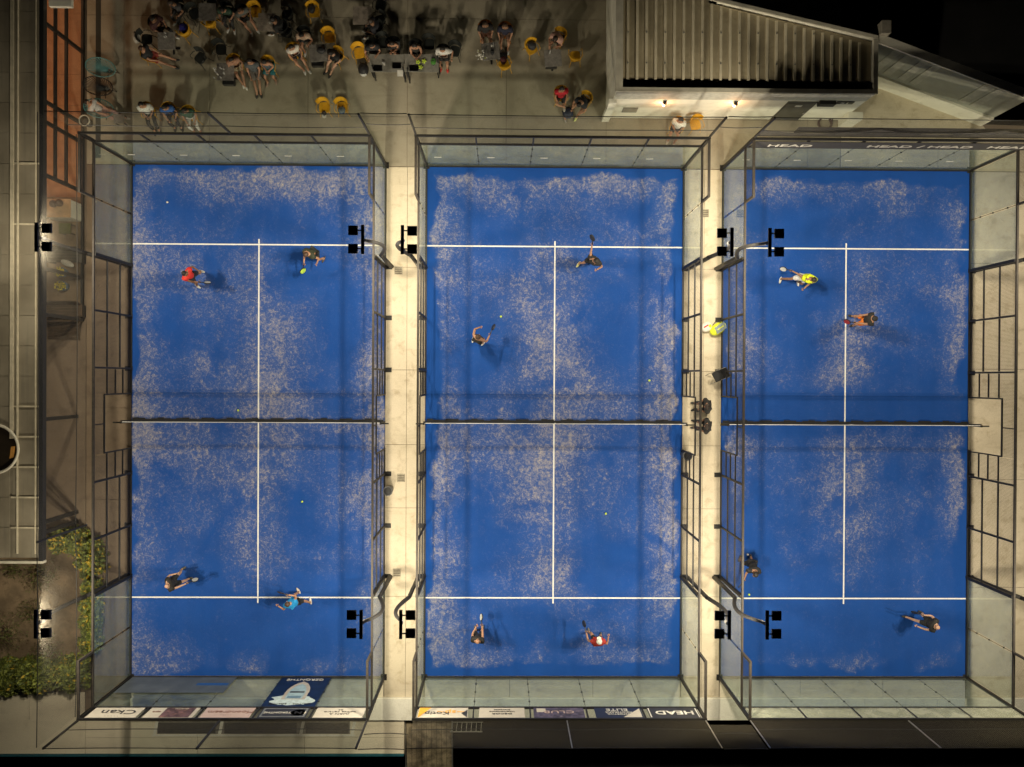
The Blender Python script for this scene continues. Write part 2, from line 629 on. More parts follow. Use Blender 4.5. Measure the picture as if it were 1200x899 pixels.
FACE_N = Matrix(((-1, 0, 0), (0, 0, 1), (0, 1, 0)))   # lettering whose face looks north (local x = -X, y = Z)
FACE_S = Matrix(((1, 0, 0), (0, 0, -1), (0, 1, 0)))
FACE_UP = Matrix.Identity(3)

HEADW = mat('print_white', (.62, .60, .54), .6)
INK = mat('print_black', (.03, .028, .03), .6)
INKR = mat('print_brown', (.25, .13, .10), .6)
BOARD = {'cream': mat('board_cream', (.50, .46, .39), .6, .05), 'pink': mat('board_pink', (.50, .38, .35), .6, .05),
         'navy': mat('board_navy', (.018, .024, .05), .5), 'char': mat('board_charcoal', (.03, .03, .034), .5),
         'plum': mat('board_plum', (.09, .05, .055), .6, .6, 6, dirt=((.40, .20, .15), 7, .6)),
         'violet': mat('board_violet', (.07, .06, .10), .6, .5, 5, dirt=((.35, .28, .32), 6, .5)),
         'orange': mat('print_orange', (.75, .36, .04), .6)}


def enclosure(k):
    c, h = XC[k], HW[k]
    xw, xe = c - h, c + h
    e = thing('court_enclosure', (c, 0, 0), {
        1: 'glass and mesh enclosure around the left blue court, with pink advertising board',
        2: 'glass and black mesh enclosure around the middle blue court, between the two cream walkways',
        3: 'glass and mesh enclosure around the right blue court, under the dark sagging banner'}[k],
        'court enclosure', 'glass padel court enclosures')

    def B(name, a, b, w=.08, hh=None, m=M_FRAME, **kw):
        return MB().beam(a, b, w, hh, **kw).build(name, m, e)
    # corner posts to 4 m
    for x in (xw, xe):
        for y in (-10.1, 10.1):
            MB().box(x - .05, x + .05, y - .05, y + .05, 0, 3.94).build('corner_post', M_FRAME, e)
            MB().box(x - .12, x + .12, y - .12, y + .12, .0, .02).build('base_plate', M_FRAME, e)
    for s in (-1, 1):
        y = s * 10.1
        # back wall
        B('base_rail', (xw + .052, y, .05), (xe - .052, y, .05), .08, .09)
        B('top_rail', (xw + .052, y, 3.0), (xe - .052, y, 3.0), .07, .08)
        B('upper_rail', (xw - .05, y, 3.985), (xe + .05, y, 3.985), .08, .08)
        n = 5
        for i in range(n):
            a = xw + .06 + (2 * h - .12) * i / n
            b = xw + .06 + (2 * h - .12) * (i + 1) / n
            g = MB().box(a + .008, b - .008, y - .006, y + .006, .10, 2.955).build('glass_panel', M_GLASS, e)
            if s > 0 or k == 1 and i < 2:
                MB().box(a + .35, a + .62, y - .010, y - .0065, 1.25, 1.31).build('sticker', HEADW, g)
            if i:
                MB().box(a - .0075, a + .0075, y - .005, y + .005, .1, 2.955).build('joint_seal', M_BLACK, e)
                B('mullion', (a, y, 3.045), (a, y, 3.94), .05, .06)
                for zz in (.7, 1.5, 2.4):
                    MB().box(a - .03, a + .03, y - .02, y + .02, zz, zz + .05).build('glass_clamp', M_FRAME, e)
            MB().quad((a + .03, y, 3.045), (b - .03, y, 3.045), (b - .03, y, 3.94), (a + .03, y, 3.94)).build('mesh_panel', M_MESHY, e)
        # side walls near this end: 3 m glass, 4 m mesh over the last two metres
        for x in (xw, xe):
            so = 1 if x > c else -1
            y6, y8, y10 = s * 6.1, s * 8.1, s * 10.04
            B('side_base_rail', (x, y6, .05), (x, y10, .05), .07, .08)
            B('side_return_rail', (x, y8, 3.985), (x, y10, 3.985), .08, .08, M_FRAMEB)
            B('side_return_post', (x, y8, 3.045), (x, y8, 4.02), .08, .08, M_FRAMEB)
            lo, hi = sorted((y8, y10))
            MB().quad((x, lo + .05, 3.045), (x, hi - .02, 3.045), (x, hi - .02, 3.94), (x, lo + .05, 3.94)).build('mesh_panel', M_MESHX, e)
            for a, b in ((y6, y8), (y8, y10)):
                lo, hi = sorted((a, b))
                MB().box(x - .006, x + .006, lo + .045, hi - .045, .10, 2.955).build('glass_panel', M_GLASS, e)
            MB().box(x - .005, x + .005, y8 - .009 + (0 if s < 0 else 0.0), y8 + .009, .1, 2.955).build('joint_seal', M_BLACK, e)
            for zz in (.7, 1.5, 2.4):
                MB().box(x - .02, x + .02, y8 - .03, y8 + .03, zz, zz + .05).build('glass_clamp', M_FRAME, e)
    for x in (xw, xe):
        so = 1 if x > c else -1
        B('side_top_rail', (x, -10.04, 3.0), (x, 10.04, 3.0), .07, .085, M_FRAMEB)
        for y in (-6.1, -4.1, -2.05, 2.05, 4.1, 6.1):
            w = .11 if abs(y) > 6 else .065
            B('side_post', (x, y, 0), (x, y, 2.955), w, w)
            MB().box(x - .04, x + .26, y - .09, y + .09, .001, .021).build('foot_plate', M_FRAME, e) if so > 0 else \
                MB().box(x - .26, x + .04, y - .09, y + .09, .001, .021).build('foot_plate', M_FRAME, e)
            if abs(y) > 6:
                B('strut', (x + so * .2, y, 0), (x + so * .28, y, 3.0), .07, .1)
        for y in (-1.07, 1.07):
            B('door_post', (x, y, 0), (x, y, 2.21), .05, .05)
        B('door_header', (x, -1.045, 2.2), (x, 1.045, 2.2), .05, .05)
        for a, b in ((-6.04, -4.14), (-4.06, -2.09), (2.09, 4.06), (4.14, 6.04)):
            for z in (1.0, 2.0):
                B('side_rail', (x, a, z), (x, b, z), .05, .05)
            MB().quad((x, a, .03), (x, b, .03), (x, b, 2.95), (x, a, 2.95)).build('mesh_panel', M_MESHX, e)
        for a, b in ((-2.01, -1.10), (1.10, 2.01)):
            for z in (.75, 1.35, 2.0):
                B('side_rail', (x, a, z), (x, b, z), .045, .045)
            MB().quad((x, a, .03), (x, b, .03), (x, b, 2.95), (x, a, 2.95)).build('mesh_panel', M_MESHX, e)
        MB().quad((x, -1.09, 2.24), (x, 1.09, 2.24), (x, 1.09, 2.95), (x, -1.09, 2.95)).build('mesh_panel', M_MESHX, e)
        B('lintel_bar', (x, 0, 2.235), (x, 0, 2.95), .04, .04)
        B('side_foot_rail', (x, 1.1, .04), (x, 6.04, .04), .06, .06)
        B('side_foot_rail', (x, -6.04, .04), (x, -1.1, .04), .06, .06)
    return e


ENC = {k: enclosure(k) for k in (1, 2, 3)}


def board(k, i, m, fill=(.06, .94), items=()):
    """advertising board in bay i (from the west) of the south back wall of court k; items drawn on its inner face"""
    c, h = XC[k], HW[k]
    w = (2 * h - .12) / 5
    a = c - h + .06 + w * i
    x0, x1 = a + w * fill[0], a + w * fill[1]
    b = MB().box(x0, x1, -10.085, -10.07, 3.07, 3.92).build('advert_board', m, ENC[k])
    for it in items:
        kind = it[0]
        if kind == 't':
            _, txt, fx, z, size, mm, sx = it
            letter(txt, (x1 - (x1 - x0) * fx, -10.0585, z), size, mm, b, FACE_N, sx)
        elif kind == 'b':     # block: fractions from the reader's left, z0, z1
            _, f0, f1, z0, z1, mm = it
            MB().box(x1 - (x1 - x0) * f1, x1 - (x1 - x0) * f0, -10.0695, -10.0655 if mm is not BOARD['char'] else -10.0635, z0, z1).build('printed_block', mm, b)
        elif kind == 'p':     # polygon in (f, z)
            _, pts, mm = it
            P = [(x1 - (x1 - x0) * f, z) for f, z in pts]
            n = len(P)
            vs = [(x, -10.0695, z) for x, z in P] + [(x, -10.064, z) for x, z in P]
            MB().add(vs, [tuple(range(n)), tuple(range(n, 2 * n))[::-1]] + [(j, n + j, n + (j + 1) % n, (j + 1) % n) for j in range(n)]).build('printed_shape', mm, b)
        elif kind == 'o':
            _, f, z, rx, rz_, mm = it
            P = [(x1 - (x1 - x0) * f + rx * math.cos(q * PI / 12), z + rz_ * math.sin(q * PI / 12)) for q in range(24)]
            vs = [(x, -10.0695, z) for x, z in P] + [(x, -10.0635, z) for x, z in P]
            MB().add(vs, [tuple(range(24)), tuple(range(24, 48))[::-1]] + [(j, 24 + j, 24 + (j + 1) % 24, (j + 1) % 24) for j in range(24)]).build('round_logo', mm, b)
    return b


board(1, 0, BOARD['cream'], items=[('t', 'Ckan', .45, 3.45, .48, INK, 1.25), ('t', '· · · · ·', .5, 3.8, .2, INK, 1)])
board(1, 1, BOARD['cream'], items=[('b', .08, .68, 3.09, 3.9, BOARD['plum']), ('t', 'spa', .82, 3.45, .18, INKR, 1.3), ('t', 'menu', .36, 3.2, .14, BOARD['cream'], 1.5)])
board(1, 2, BOARD['pink'], items=[('t', 'Moondream', .45, 3.45, .3, INKR, 1.1), ('t', '- - - - -', .5, 3.72, .14, INKR, 1)])
board(1, 3, BOARD['char'], (.08, .93), items=[('b', .03, .97, 3.13, 3.86, mat('board_grey', (.16, .17, .17), .5)), ('b', .07, .93, 3.19, 3.8, BOARD['char']),
                                   ('t', 'TERONTHE', .64, 3.5, .2, HEADW, .95), ('o', .20, 3.5, .27, .26, BOARD['cream']), ('t', 'N', .20, 3.5, .3, INK, 1.2)])
board(1, 4, BOARD['cream'], items=[('t', 'JUAN A', .5, 3.62, .16, INK, 1.3), ('t', 'optica centro', .5, 3.45, .16, INK, 1.3), ('t', '24', .5, 3.28, .14, INK, 1.2)])
board(2, 0, BOARD['cream'], (.03, .9), items=[('p', [(.99, 3.08), (.76, 3.08), (.96, 3.85), (.99, 3.9)][::-1], BOARD['orange']), ('p', [(.01, 3.25), (.01, 3.9), (.13, 3.55)], BOARD['char']),
                                   ('t', 'Kotip', .62, 3.55, .36, INK, 1.1), ('t', '~sp~', .35, 3.45, .4, BOARD['orange'], 1.2)])
board(2, 1, BOARD['cream'], (.1, .9), items=[('t', 'DECOR', .5, 3.60, .15, INK, 1.4), ('t', 'interiorismo', .5, 3.42, .14, INK, 1.3), ('t', 'proyectos', .5, 3.27, .12, INK, 1.2)])
board(2, 2, BOARD['violet'], (.06, .95), items=[('b', .76, .94, 3.14, 3.45, BOARD['cream']), ('t', 'CLUB', .5, 3.45, .3, BOARD['pink'], 1.5)])
board(2, 3, BOARD['navy'], (.14, .97), items=[('t', 'ELITE', .52, 3.26, .26, HEADW, 1.3), ('t', 'FISIOTERAPIA', .5, 3.47, .13, HEADW, 1.2), ('t', 'DEPORTIVA', .5, 3.63, .13, HEADW, 1.2),
                                   ('p', [(.03, 3.15), (.03, 3.88), (.42, 3.88)], BOARD['cream'])])
board(2, 4, BOARD['char'], (.08, .97), items=[('t', 'HEAD', .48, 3.5, .42, HEADW, 1.25), ('b', .02, .04, 3.12, 3.88, HEADW), ('b', .96, .98, 3.12, 3.88, HEADW)])
for i in range(5):
    c, h = XC[3], HW[3]
    w = (2 * h - .12) / 5
    a = c - h + .06 + w * i
    MB().box(a + .04, a + w - .04, -10.083, -10.073, 3.06, 3.93).build('clear_panel', see_mat('clear_panel_%d' % i, (.8, .84, .76), (.62, .62, .5), .3, .3), ENC[3])

ss = MB().box(xl[1] + .12, xl[1] + 4.2, -10.066, -10.060, .13, 1.7).build('slate_sheet', mat('slate_sheet', (.075, .09, .105), .45, .15, 2, dirt=((.13, .14, .14), 2, .5)), ENC[1])
MB().box(xl[1] + 2.9, xl[1] + 4.1, -10.0595, -10.055, .75, .98).build('blue_reflection', mat('blue_reflection', (.02, .08, .26), .5), ss)  # blue reflection painted on the slate sheet as a flat strip
# large boat banner on the south glass of court 1, and the dark sheet beside it
bw = (2 * HW[1] - .12) / 5
bx0 = xl[1] + .06 + bw * 3
navy = mat('banner_navy', (.006, .016, .05), .45, .3, 4)
bn = MB().box(bx0 + .02, bx0 + bw - .02, -10.089, -10.078, .12, 2.93).build('boat_banner', navy, ENC[1])
bn['label'] = 'navy banner showing a white motor boat in foam, fixed inside the glass'
BX = bx0 + bw / 2


def flat(pts, y0, y1, name, m, par):
    n = len(pts)
    vs = [(x, y0, z) for x, z in pts] + [(x, y1, z) for x, z in pts]
    MB().add(vs, [tuple(range(n)), tuple(range(n, 2 * n))[::-1]] + [(j, n + j, n + (j + 1) % n, (j + 1) % n) for j in range(n)]).build(name, m, par)


random.seed(5)
foam = [(BX + .82 * math.cos(a) * random.uniform(.8, 1.15), 2.35 + .50 * math.sin(a) * random.uniform(.85, 1.1)) for a in [2 * PI * q / 26 for q in range(26)]]
flat([(x, min(z, 2.85)) for x, z in foam], -10.0778, -10.0745, 'printed_foam', mat('print_foam', (.45, .55, .56), .6, .15, 8), bn)
hull = [(BX + .42 * math.sin(PI * t) ** .7 * (1 if t < 1 else -1), .62 + 1.75 * t) for t in [i / 12 for i in range(1, 12)]]
hull = [(BX, .55)] + [(BX + .44 * math.sin(PI * min(t * 1.0, .62) / 1.24) ** .6, .55 + 1.75 * t) for t in [i / 10 for i in range(1, 11)]]
hull += [(2 * BX - x, z) for x, z in hull[:0:-1]]
flat(hull, -10.0743, -10.0715, 'printed_hull', mat('print_hull', (.42, .38, .33), .6), bn)
deck = [(BX + (x - BX) * .72, .8 + (z - .55) * .82) for x, z in hull]
flat(deck, -10.0713, -10.069, 'printed_deck', mat('print_deck', (.30, .42, .47), .6), bn)
flat([(BX - .27, 1.55), (BX + .27, 1.55), (BX + .27, 1.68), (BX - .27, 1.68)], -10.0689, -10.0665, 'printed_bench', INK, bn)
flat([(BX - .25, 1.98), (BX + .25, 1.98), (BX + .25, 2.2), (BX - .25, 2.2)], -10.0688, -10.0667, 'printed_engine', mat('print_blue_grey', (.12, .2, .27), .6), bn)
letter('GERONTHE', (BX, -10.072, .34), .26, HEADW, bn, FACE_N, 1.05)
letter('NAUTICA  ·  BOATING', (BX, -10.066, 2.72), .15, INK, bn, FACE_N, 1.0)

# ------------------------------------------------------------------ the nets on the courts
for k in (1, 2, 3):
    c, h = XC[k], HW[k]
    nt = thing('court_net', (c, 0, 0), 'black net with white tape across the %s blue court' % WHICH[k], 'net', 'nets across the padel courts')
    mb = MB()
    for q in range(19):
        mb.beam((c - h + .02, 0, .04 + q * .045), (c + h - .02, 0, .04 + q * .045), .004, .004)
    for q in range(int(2 * h / .09)):
        mb.beam((c - h + .04 + q * .09, 0, .03), (c - h + .04 + q * .09, 0, .87), .004, .004)
    tag(mb.build('net_cords', M_BLACK, nt), kind='stuff')
    N = 16
    top = [(c - h + 2 * h * i / N, 0, .90 - .03 * math.sin(PI * i / N)) for i in range(N + 1)]
    mb = MB()
    for a, b in zip(top, top[1:]):
        mb.beam(a, b, .02, .07)
    mb.build('net_tape', M_LINE, nt)
    MB().box(c - .025, c + .025, -.012, .012, .01, .83).build('centre_strap', M_LINE, nt)
    for s in (-1, 1):
        MB().cyl((c + s * (h - .02), -.02), .045, .004, .98, 12).build('net_post', M_FRAME, nt)
        MB().beam((c + s * (h - .02), -.02, .96), (c + s * (h + .28), -.02, .93), .05, .05).build('winch_arm', M_FRAME, nt)
    hm_ = MB()
    M_ = 40
    for q in range(M_):
        x0_, x1_ = c - h + .05 + (2 * h - .1) * q / M_, c - h + .05 + (2 * h - .1) * (q + 1) / M_
        w0_ = .075 + .03 * math.sin(q * 1.7 + k)
        hm_.box(x0_, x1_, .0, w0_ + .03, .012, .05 + .01 * math.sin(q))
    hm_.build('net_hem', M_BLACK, nt)
    MB().tube([(p[0], .05, .925) for p in top], .018, 6).build('net_cable', M_BLACK, nt)

# ------------------------------------------------------------------ floodlights
FLN = {}


def floodlight(x, y, out, label, lit=True):
    """out = +1 when outside lies towards +x"""
    f = thing('floodlight', (x + out * .25, y, 0), label, 'floodlight', 'floodlights on curved poles beside the courts')
    pts = [(x + out * .26, y, .02), (x + out * .27, y, 3.0)]
    MB().tube(pts, .075, 10).build('pole', M_FRAME, f, True)
    sy = 1 if y > 0 else -1
    P = []
    for i in range(15):
        t = i / 14
        P.append((x + out * (.27 + .34 * math.sin(PI * min(t * 1.15, 1)) - .10 * t), y + sy * .10 * math.sin(PI * t), 3.0 + 3.2 * t))
    MB().tube(P, [.075 - .02 * i / 14 for i in range(15)], 10).build('arm', M_FRAME, f, True)
    tx_, ty_, tz_ = P[-1]
    MB().beam((tx_, y - .46, 6.25), (tx_, y + .46, 6.25), .10, .07).build('crossbar', M_BLACK, f)
    for q in (-.29, .29):
        hx = x - out * .14
        hd = MB()
        hd.sheet((hx - .15, y + q - .15, 6.22), (hx + .15, y + q - .15, 6.22), (hx + .15, y + q + .15, 6.22), (hx - .15, y + q + .15, 6.22), .07)
        for j in range(6):
            hd.box(hx - .14 + j * .05, hx - .125 + j * .05, y + q - .14, y + q + .14, 6.255, 6.285)
        ho = hd.build('lamp_head', M_BLACK, f)
        MB().box(hx - .13, hx + .13, y + q - .13, y + q + .13, 6.176, 6.184).build('lamp_lens', mat('lamp_lens', (1, .93, .8), .4, 0, emit=6.0), ho)
        MB().beam((hx + out * .15, y + q, 6.24), (tx_, y + q, 6.25), .04, .03).build('bracket', M_BLACK, f)
        if lit:
            L = bpy.data.lights.new('floodlight_beam', 'SPOT')
            L.energy = LAMP_W
            L.color = LAMP_COL
            L.spot_size = math.radians(178)
            L.spot_blend = .30
            L.shadow_soft_size = .10
            lo = bpy.data.objects.new('floodlight_beam', L)
            COL.objects.link(lo)
            lo.parent = f
            lo.location = Vector((hx, y + q, 6.12)) - WLOC[f.name]
            lo.rotation_euler = (0, math.radians(14) * out, 0)


nm = {(1, -1): 'on the alley side of the left court', (1, 1): 'left of the walkway joining the left and middle courts',
      (2, -1): 'right of the walkway joining the left and middle courts', (2, 1): 'left of the walkway joining the middle and right courts',
      (3, -1): 'right of the walkway joining the middle and right courts', (3, 1): 'on the far right side of the right court'}
for k in (1, 2, 3):
    for s in (-1, 1):
        for y, en in ((6.12, 'top end'), (-6.12, 'bottom end')):
            x = XC[k] + s * HW[k]
            floodlight(x, y, s, 'floodlight %s, %s' % (nm[(k, s)], en))

# ------------------------------------------------------------------ high ball nets outside the courts
NTOP = 6.15


def high_net(label, axis, fixed, a, b, z0, posts, m=M_FRAME, net=None):
    if axis == 'x':
        P = lambda u, z: (u, fixed, z)
    else:
        P = lambda u, z: (fixed, u, z)
    o = thing('ball_stop_net', P((a + b) / 2, z0), label, 'netting', 'high ball stop nets above the court walls')
    MB().quad(P(a, z0), P(b, z0), P(b, NTOP), P(a, NTOP)).build('net_cords', net or (M_NETY if axis == 'x' else M_NETX), o)
    for u in posts:
        MB().beam(P(u, z0), P(u, NTOP), .035 if m == M_STEEL else .06).build('net_post', m, o)
    n = 24
    for z, sag in ((NTOP, .05), (z0 + .75, .09)):
        us = sorted(set([a, b] + list(posts)))
        for u0, u1 in zip(us, us[1:]):
            MB().tube([P(u0 + (u1 - u0) * i / 8, z - sag * math.sin(PI * i / 8)) for i in range(9)], .014, 5).build('cable', M_FRAME, o)
    return o


YN = 10.13
high_net('pale cord net above the top wall of the left court', 'x', YN, xl[1], xr[1], 4.03, [XC[1] + .2, xr[1]])
high_net('pale cord net above the top wall of the middle court', 'x', YN, xl[2], xr[2], 4.03, [xl[2], xr[2]])
high_net('pale cord net above the top wall of the right court', 'x', YN, xl[3], xr[3] + 3, 4.03, [xl[3]])
high_net('slack cord net bridging the walkway between left and middle courts at the top', 'x', YN + .03, xr[1] + .06, xl[2] - .06, 4.3, [])
high_net('slack cord net bridging the walkway between middle and right courts at the top', 'x', YN + .03, xr[2] + .06, xl[3] - .06, 4.3, [])
high_net('cord net on black posts above the bottom wall of the left court', 'x', -YN, xl[1], xr[1], 4.03, [xl[1], XC[1] - .1, xr[1]])
high_net('cord net on thin steel posts above the bottom wall of the middle court', 'x', -YN, xl[2], xr[2], 4.03, [.25, xr[2]], M_STEEL)
high_net('cord net on thin steel posts above the bottom wall of the right court', 'x', -YN, xl[3], xr[3] + 3, 4.03, [xl[3], XC[3] + .6], M_STEEL)
high_net('slack cord net bridging the walkway between left and middle courts at the bottom', 'x', -YN - .03, xr[1] + .06, xl[2] - .06, 4.3, [])
high_net('slack cord net bridging the walkway between middle and right courts at the bottom', 'x', -YN - .03, xr[2] + .06, xl[3] - .06, 4.3, [])
high_net('tall cord net above the left side of the left court, facing the flat roof', 'y', xl[1] - .20, -10.1, 10.1, 3.06, [-3.55])

# dark sagging banner above the north wall of court 3
bs = thing('dark_banner', (XC[3], 10.0, 3.1), 'charcoal fabric banner with white lettering sagging along the top of the right court', 'banner')
MB().box(xl[3] + .12, xr[3] + .9, 10.03, 10.045, 3.08, 3.86).build('printed_strip', mat('banner_brown', (.030, .027, .024), .7), bs)
mcl = mat('charcoal_fabric', (.028, .026, .024), .8, .3, 3)
vs, n = [], 60
for i in range(n + 1):
    t = i / n
    x = xl[3] + .1 + t * (2 * HW[3] + 1.2)
    sag = .50 * abs(math.sin(PI * (t * 2.6 + .05))) ** .8
    vs += [(x, 10.20, 3.93), (x, 10.26, 4.62 - sag)]
MB().add(vs, [(2 * i, 2 * i + 2, 2 * i + 3, 2 * i + 1) for i in range(n)]).build('sagging_edge', mcl, bs)
vs = []
for i in range(n + 1):
    t = i / n
    x = xl[3] + 1.4 + t * (2 * HW[3] + .5)
    vs += [(x, 10.34, 3.9), (x, 10.38, 4.42)]
MB().add(vs, [(2 * i, 2 * i + 2, 2 * i + 3, 2 * i + 1) for i in range(n)]).build('black_backing', mat('black_cloth', (.010, .009, .008), .9), bs)
for x, tx_ in ((xl[3] + 1.45, 'HEAD'), (xl[3] + 5.0, 'HEAD'), (xl[3] + 7.0, '/ HEAD'), (xl[3] + 9.3, 'HEAD')):
    letter(tx_, (x, 10.024, 3.42), .36, mat('banner_letters', (.38, .36, .32), .7), bs, FACE_S, 1.7)

# ------------------------------------------------------------------ clubhouse (north east)
cb = thing('clubhouse', (6.6, 13.5, 0), 'low white clubhouse with ribbed metal roof and two lit wall lamps', 'building')
X0, X1, Y0 = 1.98, 11.33, 12.05
MW = mat('white_render', (.74, .71, .60), .75, .06, 1.2, dirt=((.38, .35, .27), 1.6, .4))
MB().box(X0, X1, Y0, Y0 + .10, 0, 3.0).build('wall', MW, cb)
MB().box(X0, X0 + .20, Y0 + .102, 22, 0, 3.0).build('wall', MW, cb)
MB().box(X1 - .10, X1, Y0 + .102, 13.97, 0, 3.0).build('wall', MW, cb)
MB().prism([(5.6, 15.39), (X1, 14.08), (X1, 13.98), (5.6, 15.29)], 0, 3.0).build('wall', MW, cb)
# coping on the parapets
MC = mat('coping_stone', (.50, .47, .38), .6, .1, 3)
MB().box(X0 - .04, X1 + .04, Y0 - .03, Y0 + .12, 3.003, 3.07).build('coping', MC, cb)
MB().box(X0 - .04, X0 + .22, Y0 + .123, 22, 3.003, 3.07).build('coping', MC, cb)
MB().box(X1 - .12, X1 + .04, Y0 + .123, 13.96, 3.003, 3.07).build('coping', MC, cb)
MB().prism([(5.1, 15.50), (X1 + .04, 14.10), (X1 + .04, 13.97), (5.1, 15.37)], 3.003, 3.07).build('coping', MC, cb)
MB().box(X0 + .22, X1 - .12, Y0 + .123, Y0 + .52, 2.50, 2.56).build('gutter', M_BLACK, cb)  # gutter black paints the shadow between parapet and roof sheet
mroof = mat('roof_sheet_metal', (.38, .325, .215), .55, .14, 1.1, 0, dirt=((.24, .20, .125), 2.2, .5))
poly = [(X0 + .23, Y0 + .50), (X1 - .13, Y0 + .50), (X1 - .13, 13.97), (5.3, 15.3), (5.2, 22), (X0 + .23, 22)]
rf = MB().prism(poly, 2.80, 2.86).build('roof', mroof, cb)
mrib = mat('roof_rib_lit_metal', (.66, .59, .43), .5, .1, 2)  # paler than the sheet, painting bright ribs against shaded valleys
i = 0
x = X0 + .42
while x < X1 - .3:
    ytop = 22 if x < 5.2 else 15.3 - (x - 5.3) * (15.3 - 13.87) / (X1 - .26 - 5.3) - .02
    MB().prism([(x - .045, Y0 + .46), (x + .045, Y0 + .46), (x + .045, ytop), (x - .045, ytop)], 2.862, 2.91).build('roof_rib', mrib, rf)
    if i % 2 == 0:
        for yy in (13.1, 14.2):
            if yy < ytop:
                MB().cyl((x, yy), .028, 2.911, 2.93, 8).build('roof_screw', M_STEEL, rf)
    x += .335
    i += 1
MB().box(11.40, 11.72, 14.10, 14.55, 0, 3.3).build('chimney', mat('chimney_render', (.22, .20, .16), .8), cb)
# facade details: grey upper band, door, vent, dark boxes, sign, lamps, ledge
MB().box(X0 + .02, X1 - .02, Y0 - .024, Y0 - .002, 2.25, 2.95).build('upper_band', mat('grey_band', (.42, .41, .36), .7), cb)
d = U(930, 138, 0).x
dr = MB().box(d - .95, d + .15, Y0 - .03, Y0 - .002, .02, 2.1).build('door', mat('dark_door', (.06, .055, .045), .5), cb)
MB().box(d - .9, d + .1, Y0 - .04, Y0 - .031, .1, 1.95).build('door_leaf', mat('dark_door_leaf', (.085, .08, .065), .5), dr)
MB().cyl((d + .02, Y0 - .07), .03, .95, 1.1, 8).build('handle', M_STEEL, dr)
MB().box(d - .55, d - .3, Y0 - .045, Y0 - .0405, 1.62, 1.78).build('door_plate', HEADW, dr)
vx = U(739, 131, 1.2).x
vn = MB().box(vx - .28, vx + .28, Y0 - .03, Y0 - .002, .75, 1.25).build('wall_vent', mat('vent_grey', (.22, .2, .17), .6), cb)
for q in range(5):
    MB().box(vx - .26, vx + .26, Y0 - .045, Y0 - .031, .79 + q * .09, .83 + q * .09).build('louvre', mat('vent_louvre', (.3, .28, .23), .6), vn)
bx_ = U(968, 121, 2.1).x
MB().box(bx_ - .30, bx_ + .30, Y0 - .16, Y0 - .026, 2.0, 2.3).build('wall_box', M_BLACK, cb)
sx_ = U(990, 120, 2.1).x
sg = MB().box(sx_ - .32, sx_ + .32, Y0 - .05, Y0 - .026, 1.98, 2.22).build('number_sign', M_BLACK, cb)
letter('51', (sx_, Y0 - .055, 2.1), .2, HEADW, sg, FACE_S, 1.8)
rx0 = U(985, 140, 0).x
MB().prism([(rx0 - .1, Y0 - .28), (rx0 + .45, Y0 - .28), (rx0 + .45, Y0 - .003), (rx0 - .1, Y0 - .003)], .002, 1.0).build('buttress', MW, cb)
MB().box(X0 - .16, X0 + .12, Y0 - .16, Y0 - .003, .001, 2.2).build('pilaster', MW, cb)
for px in (779, 862):
    lx = U(px, 121, 2.0).x
    lm = MB().box(lx - .06, lx + .06, Y0 - .14, Y0 - .002, 1.95, 2.08).build('wall_lamp', M_BLACK, cb)
    MB().ell((lx - .03, Y0 - .12, 1.93), (.05, .05, .04)).build('bulb', mat('warm_bulb', (1, .62, .3), .4, 0, emit=25), lm)
    L = bpy.data.lights.new('wall_lamp_light', 'POINT')
    L.energy = 17
    L.color = (1, .50, .22)
    L.shadow_soft_size = .05
    lo = bpy.data.objects.new('wall_lamp_light', L)
    COL.objects.link(lo)
    lo.parent = cb
    lo.location = Vector((lx, Y0 - .30, 1.85)) - WLOC[cb.name]

# boundary wall running down to the right
A0, A1 = Vector((11.38, 13.93, 0)), Vector((16.93, 11.93, 0))
bwall = thing('boundary_wall', (14.1, 12.9, 0), 'long pale rendered wall slanting down to the right of the clubhouse against the dark', 'wall')
dv = (A1 - A0).normalized()
nv = Vector((dv.y, -dv.x, 0))
MB().prism([A0, A1, A1 - nv * .2, A0 - nv * .2], 0, 2.95).build('wall', mat('grey_green_render', (.30, .30, .25), .7, .12, 1, dirt=((.2, .2, .16), 2, .5)), bwall)
MB().prism([A0 + nv * .004, A1 + nv * .004, A1 + nv * .09, A0 + nv * .09], 0, .85).build('lit_wall_base', MW, bwall)  # white strip paints the lower part of the wall as brighter lit
MB().prism([A0 + nv * .06, A1 + nv * .06, A1 - nv * .26, A0 - nv * .26], 2.953, 3.03).build('coping', MW, bwall)
for t0 in (.12, .2, .30, .38, .72, .8):
    p = A0 + (A1 - A0) * t0
    q = p + dv * .28
    MB().prism([p + nv * .003, q + nv * .003, q + nv * .03, p + nv * .03], 1.1, 2.9).build('pilaster', mat('pale_render', (.38, .37, .31), .7), bwall)

# hose ring planter on the terrace
rp = U(968, 144, .15)
rg = thing('coiled_hose', (rp.x, rp.y, 0), 'dark brown coiled hose lying on the concrete in front of the clubhouse door', 'hose')
mh = mat('brown_hose', (.07, .04, .03), .6)
MB().tube([(.25 * math.cos(a) * (1 + .08 * (i % 7) / 7), .24 * math.sin(a), .03 + .02 * (i // 24)) for i, a in enumerate([2 * PI * q / 24 for q in range(96)])], .034, 6).build('coil', mh, rg, True, 'L')
MB().tube([(.25, 0, .1), (.3, .25, .12), (.26, .5, .3)], .02, 6).build('hose_end', mh, rg, True, 'L')

